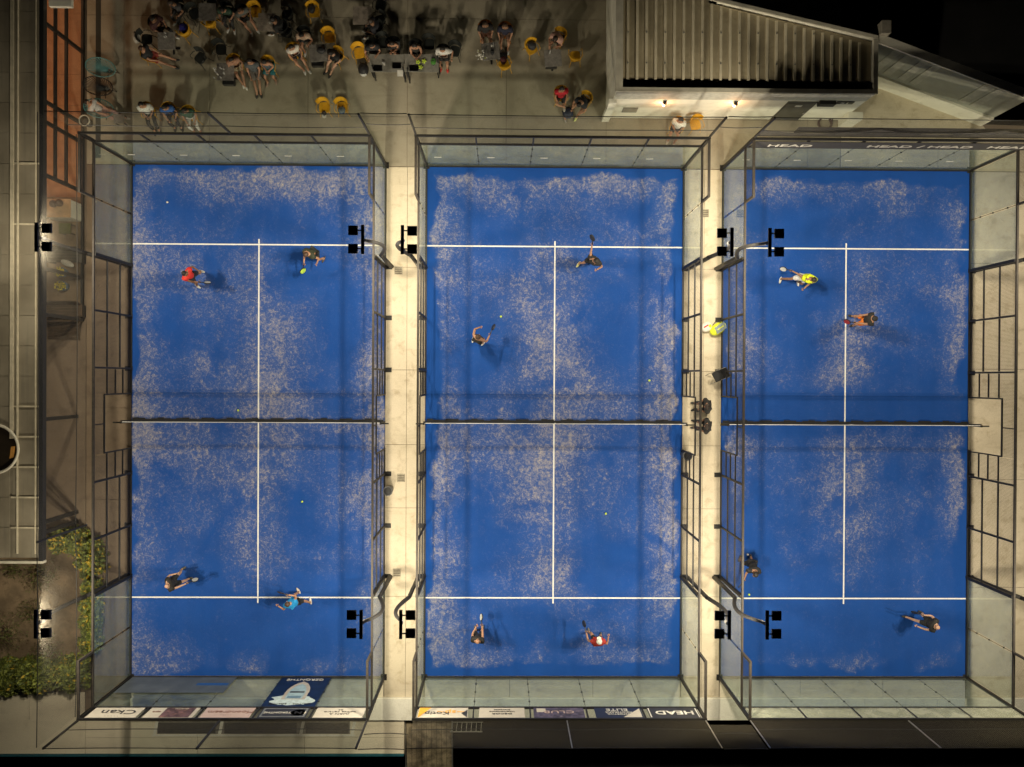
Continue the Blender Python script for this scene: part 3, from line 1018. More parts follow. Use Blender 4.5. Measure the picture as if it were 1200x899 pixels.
# ------------------------------------------------------------------ left building: flat roof and glazed front
lb = thing('cafe_building', (-20, 8, 0), 'long flat roofed cafe with translucent roof sheets and a glazed front glowing orange', 'building')
FX = -18.53
ZR = 3.0
mlr = NT('translucent_roof')
P_ = mlr.pos()
c_ = mlr.mix(mlr.step(mlr.noise(P_, .6, 4), .3, .7), (.19, .165, .12), (.27, .24, .18))
c_ = mlr.mix(mlr.step(mlr.noise(mlr.scale(P_, (6, .3, 1)), 1, 3), .5, .75, 0, .5), c_, (.12, .115, .09))
mlr.put(mlr.b.inputs['Base Color'], c_)
mlr.b.inputs['Roughness'].default_value = .35
mlr = mlr.m
roof = MB().box(-30, FX + .0, -4.75, 22, ZR - .16, ZR - .06).build('roof', mlr, lb)
mrb = mat('roof_batten', (.46, .41, .30), .5, .12, 4)
# sheets between battens
ys = [-4.75 + 1.08 * i for i in range(25)]
xs_ = [-30, -25.2, -20.45, -19.55, FX]
for i in range(len(ys) - 1):
    for j in range(len(xs_) - 1):
        if j == 0 and i > 3:
            continue
        if -1.9 < ys[i] < .2 and j == 1:
            continue
        if xs_[j + 1] - xs_[j] < .1:
            continue
        MB().box(xs_[j] + .05, xs_[j + 1] - .05, ys[i] + .008, ys[i + 1] - .008, ZR - .058, ZR - .03 + random.uniform(-.002, .002)).build('roof_sheet', mlr, roof)
for y in ys[1:-1]:
    if y < 1.5 or random.random() < .3:
        MB().box(-19.52, FX + .01, y - .028, y + .028, ZR - .056, ZR + .02).build('batten', mrb, roof)
for x, w in ((-19.5, .12), (-19.3, .05), (-20.42, .07), (-18.66, .03)):
    MB().box(x - w / 2, x + w / 2, -.5 if w > .05 else -4.6, 22, ZR - .018, ZR + .035).build('roof_ridge', mrb, roof)
MB().box(FX + .003, FX + .14, -4.85, 22, ZR - .2, ZR + .03).build('gutter', M_BLACK, lb)
MB().box(-30, FX + .14, -4.95, -4.86, ZR - .22, ZR + .02).build('fascia', MC, lb)
# round skylight at the photo's left edge
cp = U(-6, 526, ZR)
rs = MB()
rs.tube([(cp.x + .86 * math.cos(a), cp.y + .86 * math.sin(a), ZR + .06) for a in [2 * PI * q / 40 for q in range(40)]], .05, 8, close=True)
rs.build('skylight_rim', MC, roof, True)
MB().cyl((cp.x, cp.y), .83, ZR - .15, ZR - .005, 40).build('skylight_well', mat('skylight_dark', (.02, .015, .01), .3), roof)
MB().prism([(cp.x + .52, cp.y - .35), (cp.x + .68, cp.y - .3), (cp.x + .72, cp.y + .1), (cp.x + .58, cp.y + .08)], ZR - .004, ZR + .015).build('skylight_flap', mat('amber_flap', (.45, .22, .05), .5), roof)
# glazed front
zr = [.04, 1.22, 2.1, 2.76]
PY = [22, 18.2, U(103, 62).y, U(97, 146).y, U(97, 168).y, U(97, 225).y, 5.6, 3.95]
PY = sorted(PY)
for y in PY:
    MB().box(FX - .05, FX + .05, y - .06, y + .06, 0, ZR - .17).build('front_post', M_FRAME, lb)
for a, b in zip(PY, PY[1:]):
    for z in ((.05, 2.78) if b < 9 else (.05, 1.25, 2.0, 2.78)):
        MB().box(FX - .045, FX + .045, a + .062, b - .062, z - .055, z + .055).build('front_rail', M_FRAME, lb)
    MB().box(FX - .006, FX + .006, a + .05, b - .05, .09, 2.74).build('front_glass', M_GLASSB, lb)
# back wall, side wall and interior floor of terracotta
MB().box(-24.2, -24.0, 3.9, 22, 0, ZR - .17).build('back_wall', MW, lb)
MB().box(-23.99, FX - .05, 3.84, 3.90, 0, .5).build('low_partition', M_WOODD, lb)
fl = struct(MB().box(-24, FX - .06, 3.93, 22, -.058, -.016), 'cafe_floor', M_ALLEY)
mter = mat('terracotta_tile', (.40, .215, .115), .55, .12, 3, dirt=((.3, .15, .08), 2, .4))
mter2 = mat('worn_cafe_floor', (.26, .19, .125), .7, .2, 2, dirt=((.14, .1, .06), 2, .6))
yy = 3.95
while yy < 22:
    xx = -24
    while xx < FX - .1:
        MB().box(xx + .006, min(xx + 1.2, FX - .07) - .006, yy + .006, yy + 1.2 - .006, -.015, random.uniform(-.001, .001)).build('floor_tile', mter if yy > 8.4 else mter2, fl)
        xx += 1.2
    yy += 1.2
for yq in (17.5, 14.5, 11.6, 9.6):
    pl = MB().cyl((-20.0, yq), .16, 2.62, 2.70, 14).build('ceiling_lamp', mat('warm_ceiling_lamp', (1, .55, .25), .4, 0, emit=4), lb)
    L = bpy.data.lights.new('cafe_light', 'AREA')
    L.shape = 'DISK'
    L.size = .3
    L.energy = 21
    L.color = (1, .50, .24)
    lo = bpy.data.objects.new('cafe_light', L)
    COL.objects.link(lo)
    lo.parent = lb
    lo.location = Vector((-20.0, yq, 2.6)) - WLOC[lb.name]
MB().box(FX + .15, FX + .95, 15.0, 18.0, 2.55, 2.72).build('awning', MW, lb)
# columns of the open part
for px, py in ((90, 488), (90, 600), (90, 611)):
    p = U(px, py, 0)
    MB().beam((p.x, p.y, -.008), (p.x, p.y, ZR - .165), .13, .13).build('column', M_FRAME, lb)

# ------------------------------------------------------------------ hedges and dry plants
LEAF = [mat('leaf_olive', (.09, .115, .022), .6, .4, 5), mat('leaf_mid', (.19, .215, .035), .6, .4, 5), mat('leaf_yellow', (.42, .29, .02), .6, .3, 5)]


def hedge(path, w, h, n, label, yel):
    c = sum((Vector(p) for p in path), Vector()) / len(path)
    hd = thing('hedge', (c.x, c.y, 0), label, 'hedge', 'clipped hedges by the alley')
    mb = MB()
    segs = list(zip(path, path[1:]))
    L = [(Vector(b) - Vector(a)).length for a, b in segs]
    for i in range(n):
        (a, b) = random.choices(segs, L)[0]
        a, b = Vector(a), Vector(b)
        t = random.random()
        lump = .78 + .3 * math.sin(t * 17 + a.x * 3) * math.sin(t * 29 + a.y * 5)
        ang = random.uniform(0, PI)
        rr = random.uniform(.75, 1.0) if random.random() < .7 else random.uniform(.2, .9)
        d = (b - a).normalized()
        s = Vector((-d.y, d.x, 0))
        p = a + (b - a) * t + s * (w / 2 * rr * lump * math.cos(ang) * 1.15) + Vector((0, 0, .12 + h * rr * lump * math.sin(ang)))
        p += Vector((random.gauss(0, .05), random.gauss(0, .05), random.gauss(0, .04)))
        q = Matrix.Rotation(random.uniform(0, 6.3), 3, 'Z') @ Matrix.Rotation(random.uniform(-1.0, 1.0), 3, 'X')
        l = random.uniform(.05, .10)
        v = [p + q @ Vector(e) for e in ((0, -l, 0), (l * .55, 0, .015), (0, l, 0), (-l * .55, 0, .015))]
        mi = 2 if random.random() < yel else (1 if random.random() < .5 else 0)
        mb.add(v, [(0, 1, 2, 3)], mi)
    tag(mb.build('foliage', LEAF, hd), kind='stuff')
    tb = MB()
    for (a, b) in segs:
        a, b = Vector(a), Vector(b)
        k = max(2, int((b - a).length / .35))
        for i in range(k + 1):
            p = a + (b - a) * i / k
            tb.tube([(p.x, p.y, -.02), (p.x + random.uniform(-.08, .08), p.y + random.uniform(-.08, .08), h * .8)], [.03, .012], 5)
    tb.build('stems', M_WOODD, hd)
    return hd


def U2(px, py, z=.5):
    p = U(px, py, z)
    return (p.x, p.y, 0)


hedge([U2(62, 632), U2(98, 636), U2(108, 672)], .95, .95, 7000, 'tall clipped hedge with yellow flowers at the end of the flat roof', .17)
hedge([U2(106, 682), U2(104, 720), U2(104, 765)], .62, .8, 6000, 'narrow clipped hedge along the left side of the left court', .12)
hedge([U2(-10, 796), U2(40, 792), U2(100, 790)], 1.25, .75, 10000, 'wide olive green hedge across the bottom left corner', .04)


def dry_plant(px, py, n, size, label, green=False):
    p = U(px, py, .2)
    o = thing('dry_shrub', (p.x, p.y, -.015), label, 'shrub', 'sparse dry shrubs in the bare soil')
    mb = MB()
    for i in range(n):
        a = random.uniform(0, 2 * PI)
        r = size * random.uniform(.4, 1)
        mb.tube([(0, 0, 0), (r * .5 * math.cos(a), r * .5 * math.sin(a), size * .5), (r * math.cos(a + .3), r * math.sin(a + .3), size * random.uniform(.3, .8))], [.016, .011, .005], 4)
    mb.build('stems', M_WOODD, o, loc='L')
    mb = MB()
    for i in range(n * 14):
        a = random.uniform(0, 2 * PI)
        r = size * random.uniform(.1, 1)
        q = Matrix.Rotation(random.uniform(0, 6.3), 3, 'Z') @ Matrix.Rotation(random.uniform(-1.3, 1.3), 3, 'X')
        l = .05
        c = Vector((r * math.cos(a), r * math.sin(a), size * random.uniform(.15, .8)))
        mb.add([c + q @ Vector(e) for e in ((0, -l, 0), (l * .3, 0, 0), (0, l, 0), (-l * .3, 0, 0))], [(0, 1, 2, 3)], random.randint(0, 1))
    tag(mb.build('leaves', [LEAF[0], mat('leaf_dry', (.14, .10, .045), .8)], o, loc='L'), kind='stuff')


dry_plant(48, 672, 40, .75, 'wide dry shrub just below the corner of the flat roof')
dry_plant(36, 716, 24, .5, 'small dark shrub left of the lamp in the bare soil')
dry_plant(8, 742, 46, .9, 'spiky dark shrub at the left edge of the soil bed')
dry_plant(58, 762, 34, .65, 'dry shrub between the lamp and the wide hedge')
dry_plant(14, 668, 18, .4, 'thin dry twigs at the far left below the roof')

# ------------------------------------------------------------------ furniture prototypes (local coordinates, front = +y)


def arc_shell(mb, r, z0, z1, a0, a1, t, flare=0.0, n=10, yo=0.0, ry=None, mi=0):
    ry = ry or r
    vs = []
    for i in range(n + 1):
        a = a0 + (a1 - a0) * i / n
        for rr, z in ((r, z0), (r + t, z0), (r + t + flare, z1), (r + flare, z1)):
            vs.append((math.cos(a) * rr, yo + math.sin(a) * rr * ry / r, z))
    fs = []
    for i in range(n):
        for q in range(4):
            fs.append((4 * i + q, 4 * i + (q + 1) % 4, 4 * i + 4 + (q + 1) % 4, 4 * i + 4 + q))
    fs += [(0, 1, 2, 3), (4 * n + 3, 4 * n + 2, 4 * n + 1, 4 * n)]
    mb.add(vs, fs, mi)


def chair_proto(m, name, mleg=None):
    o = thing(name, (0, 0, 0), 'x', 'chair')
    mleg = mleg or m
    sm = MB()
    pts = [(.20 * math.copysign(abs(math.cos(a)) ** .55, math.cos(a)), .21 * math.copysign(abs(math.sin(a)) ** .55, math.sin(a))) for a in [2 * PI * q / 20 for q in range(20)]]
    sm.prism(pts, .425, .45)
    sm.build('seat', m, o, loc='L')
    bk = MB()
    arc_shell(bk, .235, .56, .84, PI * 1.14, PI * 1.86, .02, .05, 12, .03, .25)
    bk.build('backrest', m, o, loc='L')
    for s in (-1, 1):
        MB().tube([(s * .235, -.06, .63), (s * .265, .02, .66), (s * .262, .19, .655), (s * .235, .22, .60), (s * .225, .20, .44)], .013, 6).build('armrest', m, o, loc='L')
        MB().tube([(s * .17, .17, .43), (s * .23, .24, .0)], [.014, .011], 6).build('leg', mleg, o, loc='L')
        MB().tube([(s * .20, -.16, .60), (s * .17, -.17, .43), (s * .22, -.27, .0)], [.013, .014, .011], 6).build('leg', mleg, o, loc='L')
    return o


CH = {'y': chair_proto(M_YEL, 'yellow_chair'), 'o': chair_proto(M_ORA, 'orange_chair'), 'b': chair_proto(mat('black_chair_paint', (.022, .024, .022), .4), 'black_chair')}


def table_proto(name, w, d, m):
    o = thing(name, (0, 0, 0), 'x', 'table')
    MB().box(-w / 2, w / 2, -d / 2, d / 2, .715, .74).build('tabletop', m, o, loc='L')
    MB().box(-w / 2 + .02, w / 2 - .02, -d / 2 + .02, d / 2 - .02, .69, .714).build('edge_frame', M_BLACK, o, loc='L')
    if w < 1:
        MB().cyl((0, 0), .035, .03, .689, 10).build('pedestal', M_BLACK, o, loc='L')
        MB().box(-.24, .24, -.035, .035, 0, .028).box(-.035, .035, -.24, .24, .0285, .04).build('foot_cross', M_BLACK, o, loc='L')
    else:
        for sx in (-1, 1):
            for sy in (-1, 1):
                MB().beam((sx * (w / 2 - .06), sy * (d / 2 - .06), 0), (sx * (w / 2 - .06), sy * (d / 2 - .06), .689), .04).build('leg', M_BLACK, o, loc='L')
    return o


TB = {'t': table_proto('bistro_table', .66, .66, M_GREYP), 'w': table_proto('bistro_table', .68, .68, mat('wood_grey_laminate', (.26, .22, .18), .5, .3, 5, dirt=((.1, .08, .06), 6, .6))),
      'l': table_proto('long_table', 1.32, .68, mat('pale_grey_laminate', (.22, .21, .18), .5, .15, 8))}


def rz_of(deg):
    return math.radians(deg - 90)


G_CH = {'y': 'mustard yellow armchairs on the terrace', 'o': 'orange armchairs around the flower table', 'b': 'black armchairs on the terrace'}


def chair(c, px, py, deg, label):
    p = U(px, py, .45)
    return place(CH[c], (p.x, p.y, 0), rz_of(deg), label, G_CH[c])


def table(c, px, py, deg, label):
    p = U(px, py, .74)
    return place(TB[c], (p.x, p.y, 0), math.radians(deg), label, 'grey tables on the terrace')


# empty chairs (px, py of the seat, direction it faces in degrees, 90 = away from the courts)
chair('y', 380, 126, -90, "yellow armchair with a dark cap on it, left of the pair by the court")
chair('y', 401, 126, -88, "yellow armchair with a blue grey bag on it, right of the pair")
chair('y', 815, 146, -75, 'yellow armchair beside the white shirted person against the clubhouse')
chair('y', 217, 37, 135, 'yellow armchair carrying a shiny blue bag')
chair('y', 247, 27, 92, 'yellow armchair facing away, between the blue bag and the brown shirted sitter')
chair('y', 300, 14, -88, 'yellow armchair facing the dark wooden table at the top edge')
chair('y', 368, 14, -88, 'yellow armchair with a black jacket hanging in it')
chair('y', 386, 44, -85, 'empty yellow armchair right of the person seen from behind in a tan top')
chair('y', 421, 62, -80, 'narrow yellow chair at the left end of the laptop table')
chair('y', 591, 76, 110, 'yellow armchair with a dark red bag, below the flower table')
chair('y', 623, 57, -60, 'yellow armchair with a black backpack on its seat')
chair('y', 674, 66, 95, 'yellow armchair right of the grey table with a bottle')
chair('b', 235, 68, -130, 'black armchair turned askew left of the table of glasses')
chair('b', 259, 58, -90, 'black armchair behind the table of glasses')
chair('b', 228, 16, -60, 'black armchair at the top left, near the dark table')
chair('b', 248, 6, -90, 'black armchair at the very top, above the small dark table')
chair('b', 172, 46, 0, 'black armchair piled with a white bag, left of the first table')
chair('b', 337, 18, 180, 'black armchair right of the dark wooden table, upper one')
chair('b', 336, 38, 170, 'black armchair right of the dark wooden table, lower one')
chair('b', 445, 24, 200, 'black armchair right of the brown table at the top')
chair('b', 446, 6, -100, 'black armchair at the top edge above the laptop table')
chair('b', 449, 50, -90, 'black armchair between the two leftmost sitters at the laptop table')
chair('b', 503, 52, -90, 'black armchair behind the yellow balls on the long table')
chair('b', 533, 60, -100, 'black armchair at the right end of the laptop table')

table('t', 195, 48, 2, 'grey square table in the first group from the left')
table('t', 243, 14, 0, 'small dark grey table at the top between black chairs')
table('t', 264, 84, 0, 'grey table crowded with empty glasses and a black tray')
table('w', 313, 26, 0, 'worn wooden table at the top beside the yellow armchair')
table('t', 373, 62, 5, 'dark table covered with bags between two seated groups')
table('w', 424, 18, 0, 'brownish bare table near the top above the yellow narrow chair')
table('l', 453, 74, 0, 'long pale table with two laptops and a white sheet of paper')
table('l', 494, 74, 0, 'long pale table with a dark laptop and yellow ball clusters')
table('t', 575, 60, 8, 'grey table with white flowers and glasses beside the orange chairs')
table('t', 648, 68, 4, 'grey table with a clear bottle in the right hand group')

# ------------------------------------------------------------------ items on and around the tables


def at(px, py, z, name, label, cat, group=None, rz=0.0):
    p = U(px, py, z)
    return thing(name, (p.x, p.y, z), label, cat, group, rz)


TT = .741


def laptop(px, py, label, rz=0.0):
    o = at(px, py, TT, 'laptop', label, 'laptop', 'open laptops on the long tables', rz)
    MB().box(-.17, .17, -.11, .11, 0, .015).build('keyboard_base', M_BLACK, o, loc='L')
    MB().sheet((-.17, -.115, .014), (.17, -.115, .014), (.17, -.19, .22), (-.17, -.19, .22), .01).build('screen', mat('laptop_lid', (.02, .022, .028), .3), o, loc='L')


laptop(443, 80, 'small open black laptop at the left of the long tables')
laptop(465, 77, 'wide open black laptop beside the sheet of paper')
laptop(485, 80, 'open black laptop nearest the yellow ball clusters')
p = U(469, 86, TT)
tag(MB().box(p.x - .11, p.x + .11, p.y - .12, p.y + .12, TT, TT + .004).build('paper_sheet', HEADW, loc=(p.x, p.y, TT)), 'white sheet of paper on the long table below the wide laptop', 'paper')
random.seed(11)
for i, (px, py) in enumerate(((490, 73), (497, 72), (493, 79))):
    o = at(px, py, TT, 'ball_cluster', ['bunch of yellow balls on the long table, left one of the upper two', 'bunch of yellow balls on the long table, right one of the upper two', 'bunch of yellow balls on the long table, lowest of the three'][i], 'balls', 'clusters of yellow balls on the long table')
    for q in range(5):
        a = q * 1.257
        MB().ell((.06 * math.cos(a), .06 * math.sin(a), .033), (.033, .033, .033), n=8, m=6).build('ball', M_BALL, o, True, 'L')
    MB().ell((0, 0, .06), (.033, .033, .033), n=8, m=6).build('ball', M_BALL, o, True, 'L')


def glassware(px, py, n, spread, label, tall=.13, seed=1, white=False):
    o = at(px, py, TT, 'glass_cluster', label, 'glasses')
    rnd = random.Random(seed)
    mg = mat('drinking_glass', (.42, .42, .40), .15, .05, 4)
    for i in range(n):
        x, y = rnd.uniform(-spread, spread), rnd.uniform(-spread, spread)
        r = rnd.uniform(.024, .036)
        MB().tube([(x, y, 0), (x, y, .005), (x, y, tall * rnd.uniform(.7, 1))], [r * .7, r * .75, r], 10).build('tumbler', mg if rnd.random() < .7 else HEADW, o, loc='L')


glassware(257, 86, 12, .20, 'crowd of clear glasses and crumpled napkins on the lower left table', seed=3)
glassware(195, 42, 3, .09, 'few glasses at the top of the first grey table', seed=4)
glassware(316, 24, 5, .12, 'dark glasses on the worn wooden table', seed=5)
glassware(450, 76, 3, .06, 'white cups between the left laptop and the wide one', seed=6)
glassware(645, 64, 2, .04, 'clear bottle pair on the right hand grey table', .28, seed=8)
glassware(578, 54, 3, .07, 'glasses beside the white flowers', seed=9)


def bag(px, py, z, size, m, label, rz=0.0, flap=None, name='backpack', cat='backpack'):
    o = at(px, py, z, name, label, cat, None, rz)
    a, b, c = size
    body = MB().ell((0, 0, c * .5), (a * .5, b * .5, c * .5), n=14, m=8)
    for v in body.v:
        v.z = min(max(v.z, c * .04), c * .92) - c * .04
    body.build('body', m, o, True, 'L')
    MB().ell((0, -b * .28, c * .42), (a * .36, b * .26, c * .34), n=10, m=6).build('front_pocket', flap or m, o, True, 'L')
    for s in (-1, 1):
        MB().tube([(s * a * .2, b * .30, c * .8), (s * a * .24, b * .52, c * .6), (s * a * .2, b * .42, c * .2)], .014, 5).build('strap', M_BLACK, o, loc='L')
    MB().tube([(-.05, 0, c * .86), (0, 0, c * 1.0), (.05, 0, c * .86)], .01, 5).build('handle', M_BLACK, o, loc='L')
    return o


mbb = mat('black_nylon', (.02, .02, .022), .6, .3, 14)
bag(427, 84, .0, (.42, .5, .5), mbb, 'round black backpack with a white stripe on the floor by the laptop table', 0, mat('white_stripe', (.5, .5, .48), .6))
bag(217, 35, .455, (.34, .40, .32), mat('blue_gloss', (.03, .03, .20), .25, .3, 10), 'shiny blue bag on a yellow armchair in the upper left', .3, name='sports_bag', cat='bag')
bag(623, 55, .455, (.34, .36, .34), mbb, 'black backpack sitting on the yellow armchair left of the grey table', .5)
bag(401, 130, .455, (.30, .30, .22), mat('slate_bag', (.10, .12, .13), .7), 'blue and grey bag on the right yellow armchair of the pair', .2, mat('blue_pocket', (.02, .06, .16), .6), 'sports_bag', 'bag')
bag(590, 72, .455, (.26, .3, .26), mat('dark_red_bag', (.09, .02, .02), .7), 'dark red bag on the yellow armchair below the flower table', 0, name='sports_bag', cat='bag')
bag(162, 46, .455, (.28, .42, .3), mat('white_bag', (.5, .48, .42), .7), 'crumpled white bag on the black armchair at the far left', 0, name='sports_bag', cat='bag')
bag(665, 134, .0, (.46, .42, .4), mat('navy_bag', (.02, .025, .05), .6), 'dark navy backpack on the floor between the red shirted and neon shoed sitters', .9, mat('blue_pocket2', (.03, .05, .1), .6))
bag(377, 60, TT, (.36, .26, .22), mbb, 'black bag on the dark table between the two seated groups', 0, name='sports_bag', cat='bag')
bag(508, 73, TT, (.2, .3, .16), mat('green_bag', (.06, .22, .03), .7), 'small green and black pouch at the right end of the long table', 0, mbb, 'pouch', 'pouch')
bag(577, 62, TT, (.16, .22, .16), mbb, 'small black bag in the middle of the flower table', 0, name='handbag', cat='bag')
bag(366, 12, .455, (.3, .34, .3), mbb, 'black jacket bundled on the yellow armchair at the top', 0, name='folded_jacket', cat='jacket')
o = at(380, 133, .455, 'baseball_cap', 'dark cap with a white front lying on the left yellow armchair of the pair', 'cap')
MB().ell((0, 0, .02), (.09, .10, .09), n=12, m=6).build('crown', mat('cap_dark', (.05, .045, .04), .8), o, True, 'L')
MB().prism([(-.07, -.06), (.07, -.06), (.08, -.15), (0, -.19), (-.08, -.15)], .0, .012).build('brim', HEADW, o, loc='L')
# black speaker boxes / tray on the glasses table and bars under the tables
for i, (px, py, lab) in enumerate(((268, 96, 'black box on the floor beside the table of glasses'), (372, 74, 'dark wooden crate under the bag covered table'), (588, 66, 'tall black speaker box beside the flower table'), (646, 76, 'low black case under the right hand grey table'))):
    p = U(px, py, .15)
    o = thing('equipment_case', (p.x, p.y, 0), lab, 'case')
    MB().box(-.22, .22, -.12, .12, 0, .22).build('case_body', M_BLACK, o, loc='L')
    MB().box(-.20, .20, -.125, -.1201, .12, .14).build('latch_strip', M_STEEL, o, loc='L')
    MB().tube([(-.07, 0, .22), (-.05, 0, .26), (.05, 0, .26), (.07, 0, .22)], .01, 5).build('handle', M_BLACK, o, loc='L')
# folded tripods leaning by the long tables
for i, (px, py, lab) in enumerate(((440, 90, 'folded black stand at the left end of the laptop table'), (475, 92, 'left one of the two folded black stands between the long tables'), (480, 93, 'right one of the two folded black stands between the long tables'), (515, 82, 'upright thin black racket case leaning at the right end of the long table'))):
    p = U(px, py, .1)
    o = thing('folded_stand', (p.x, p.y, 0), lab, 'stand', 'black stands in front of the long tables')
    big = i == 3
    q = .055 if big else .035
    MB().tube([(0, 0, 0), (0, .05, .5), (0, .12, 1.1 if big else .95)], [q * .6, q, q * .7], 8).build('column', M_BLACK, o, loc='L')
    for a in (-1, 1):
        MB().tube([(a * .02, -.12, 0), (a * .015, -.02, .4), (0, .04, .75)], .014, 5).build('leg', M_BLACK, o, loc='L')
# flowers
o = at(566, 66, TT, 'flower_bouquet', 'bouquet of white flowers hanging over the left of the flower table', 'flowers')
MB().tube([(0, 0, 0), (0, 0, .12)], [.05, .06], 12).build('vase', M_STEEL, o, loc='L')
rnd = random.Random(2)
for i in range(26):
    a, r = rnd.uniform(0, 6.3), rnd.uniform(.02, .22)
    c = Vector((r * math.cos(a) - .05, r * math.sin(a) - .05, .13 + rnd.uniform(0, .14)))
    MB().ell(c, (.035, .035, .02), Euler((rnd.uniform(-1, 1), rnd.uniform(-1, 1), 0)).to_matrix(), 7, 4).build('bloom', HEADW if rnd.random() < .75 else LEAF[1], o, loc='L')

# acapulco chairs by the cafe front
TEAL = mat('teal_cord', (.10, .26, .26), .5)


def ring_chair(px, py, m, label):
    p = U(px, py, .6)
    o = thing('ring_chair', (p.x, p.y, 0), label, 'chair', 'round corded lounge chairs by the cafe front')
    R1 = Matrix.Rotation(math.radians(28), 3, 'Y')
    ring = [Vector((.0, 0, .62)) + R1 @ Vector((.52 * math.cos(a), .36 * math.sin(a), 0)) for a in [2 * PI * q / 32 for q in range(32)]]
    ring = [Vector((v.x, v.y, 1.24 - v.z)) if False else v for v in ring]
    MB().tube(ring, .018, 7, close=True).build('frame_ring', m, o, True, 'L')
    hub = Vector((.14, 0, .30))
    for q in range(32):
        MB().tube([ring[q], (ring[q] + hub) / 2 + Vector((0, 0, -.07)), hub], .013, 4).build('cord', m, o, loc='L')
    MB().ell(hub, (.10, .10, .02)).build('seat_hub', M_STEEL, o, True, 'L')
    for q in range(3):
        a = q * 2.094
        MB().tube([hub, (hub.x + .3 * math.cos(a), .3 * math.sin(a), 0)], .014, 6).build('leg', M_BLACK, o, loc='L')
    return o


ring_chair(118, 79, TEAL, 'teal round corded chair, topmost of the three by the cafe front')
ring_chair(115, 101, M_BLACK, 'black round corded chair in the middle of the three by the cafe front')
ring_chair(116, 127, TEAL, 'teal round corded chair with a person reclining in it')
o = at(105, 145, .0, 'plant_pot', 'round pot with pale rim and dark soil at the cafe corner', 'pot')
MB().tube([(0, 0, 0), (0, 0, .4)], [.15, .2], 16).build('pot_body', mat('pot_dark', (.06, .05, .04), .7), o, True, 'L')
MB().tube([(.20 * math.cos(a), .20 * math.sin(a), .41) for a in [2 * PI * q / 20 for q in range(20)]], .028, 6, close=True).build('rim', MC, o, True, 'L')
o = at(145, 143, .0, 'side_table', 'low dark side table beside the reclining person', 'table')
MB().box(-.2, .2, -.18, .18, .38, .41).build('tabletop', M_GREYP, o, loc='L')
for sx in (-1, 1):
    for sy in (-1, 1):
        MB().beam((sx * .17, sy * .15, 0), (sx * .17, sy * .15, .379), .03).build('leg', M_BLACK, o, loc='L')
struct(MB().box(-18.05, -17.85, 10.3, 22, -.0015, .006), 'dark_floor_strip', mat('floor_strip_dark', (.03, .035, .03), .6))  # narrow dark strip on the floor along the cafe front

# things behind the cafe glass
p = U(76, 247, .45)
o = thing('white_cabinet', (p.x, p.y, 0), 'white cabinet with two vases behind the cafe glass', 'cabinet')
MB().box(-.55, .45, -.33, .33, .0, .9).build('cabinet_body', M_WHITE, o, loc='L')
MB().box(-.57, .47, -.35, .35, .901, .93).build('cabinet_top', mat('tan_top', (.50, .34, .2), .5), o, loc='L')
for i, (px, py) in enumerate(((65, 240), (72, 239))):
    v = at(px, py, .931, 'vase', ['round brown vase on the white cabinet, left one', 'round brown vase on the white cabinet, right one'][i], 'vase', 'vases on the white cabinet')
    MB().tube([(0, 0, 0), (0, 0, .1), (0, 0, .2), (0, 0, .28), (0, 0, .36)], [.06, .13, .14, .07, .05], 14).build('vase_body', mat('brown_ceramic', (.10, .06, .045), .4), v, True, 'L')
for i, (px, py) in enumerate(((76, 320), (77, 336))):
    v = at(px, py, .02, 'potted_plant', ['yellow flowering plant in a blue tub behind the cafe glass, upper one', 'yellow flowering plant in a blue tub behind the cafe glass, lower one'][i], 'plant', 'yellow plants in blue tubs')
    MB().tube([(0, 0, 0), (0, 0, .3)], [.16, .2], 14).build('tub', mat('blue_tub', (.06, .12, .20), .6), v, True, 'L')
    mb = MB()
    rnd = random.Random(i)
    for q in range(160):
        a, r = rnd.uniform(0, 6.3), rnd.uniform(0, .19)
        c = Vector((r * math.cos(a) * 1.1, r * math.sin(a), .32 + rnd.uniform(0, .16)))
        rm = Euler((rnd.uniform(-1, 1), rnd.uniform(-1, 1), rnd.uniform(0, 6))).to_matrix()
        l = .045
        mb.add([c + rm @ Vector(e) for e in ((0, -l, 0), (l * .6, 0, 0), (0, l, 0), (-l * .6, 0, 0))], [(0, 1, 2, 3)], 0 if rnd.random() < .7 else 1)
    tag(mb.build('flowers', [mat('petal_yellow', (.72, .60, .02), .6), LEAF[1]], v, loc='L'), kind='stuff')


def bench(px, py, label, m, w=1.3, d=.45, back=True, rz=0.0):
    p = U(px, py, .4)
    o = thing('bench', (p.x, p.y, 0), label, 'bench', None, rz)
    for q in range(4):
        MB().box(-w / 2, w / 2, -d / 2 + q * d / 4, -d / 2 + (q + 1) * d / 4 - .012, .40, .43).build('slat', m, o, loc='L')
    for s in (-1, 1):
        MB().box(s * w / 2 - .03 - s * .1, s * w / 2 + .03 - s * .1, -d / 2, d / 2, 0, .399).build('bench_leg', M_BLACK, o, loc='L')
    if back:
        MB().sheet((-w / 2, d / 2, .45), (w / 2, d / 2, .45), (w / 2, d / 2 + .1, .85), (-w / 2, d / 2 + .1, .85), .03).build('backrest', m, o, loc='L')


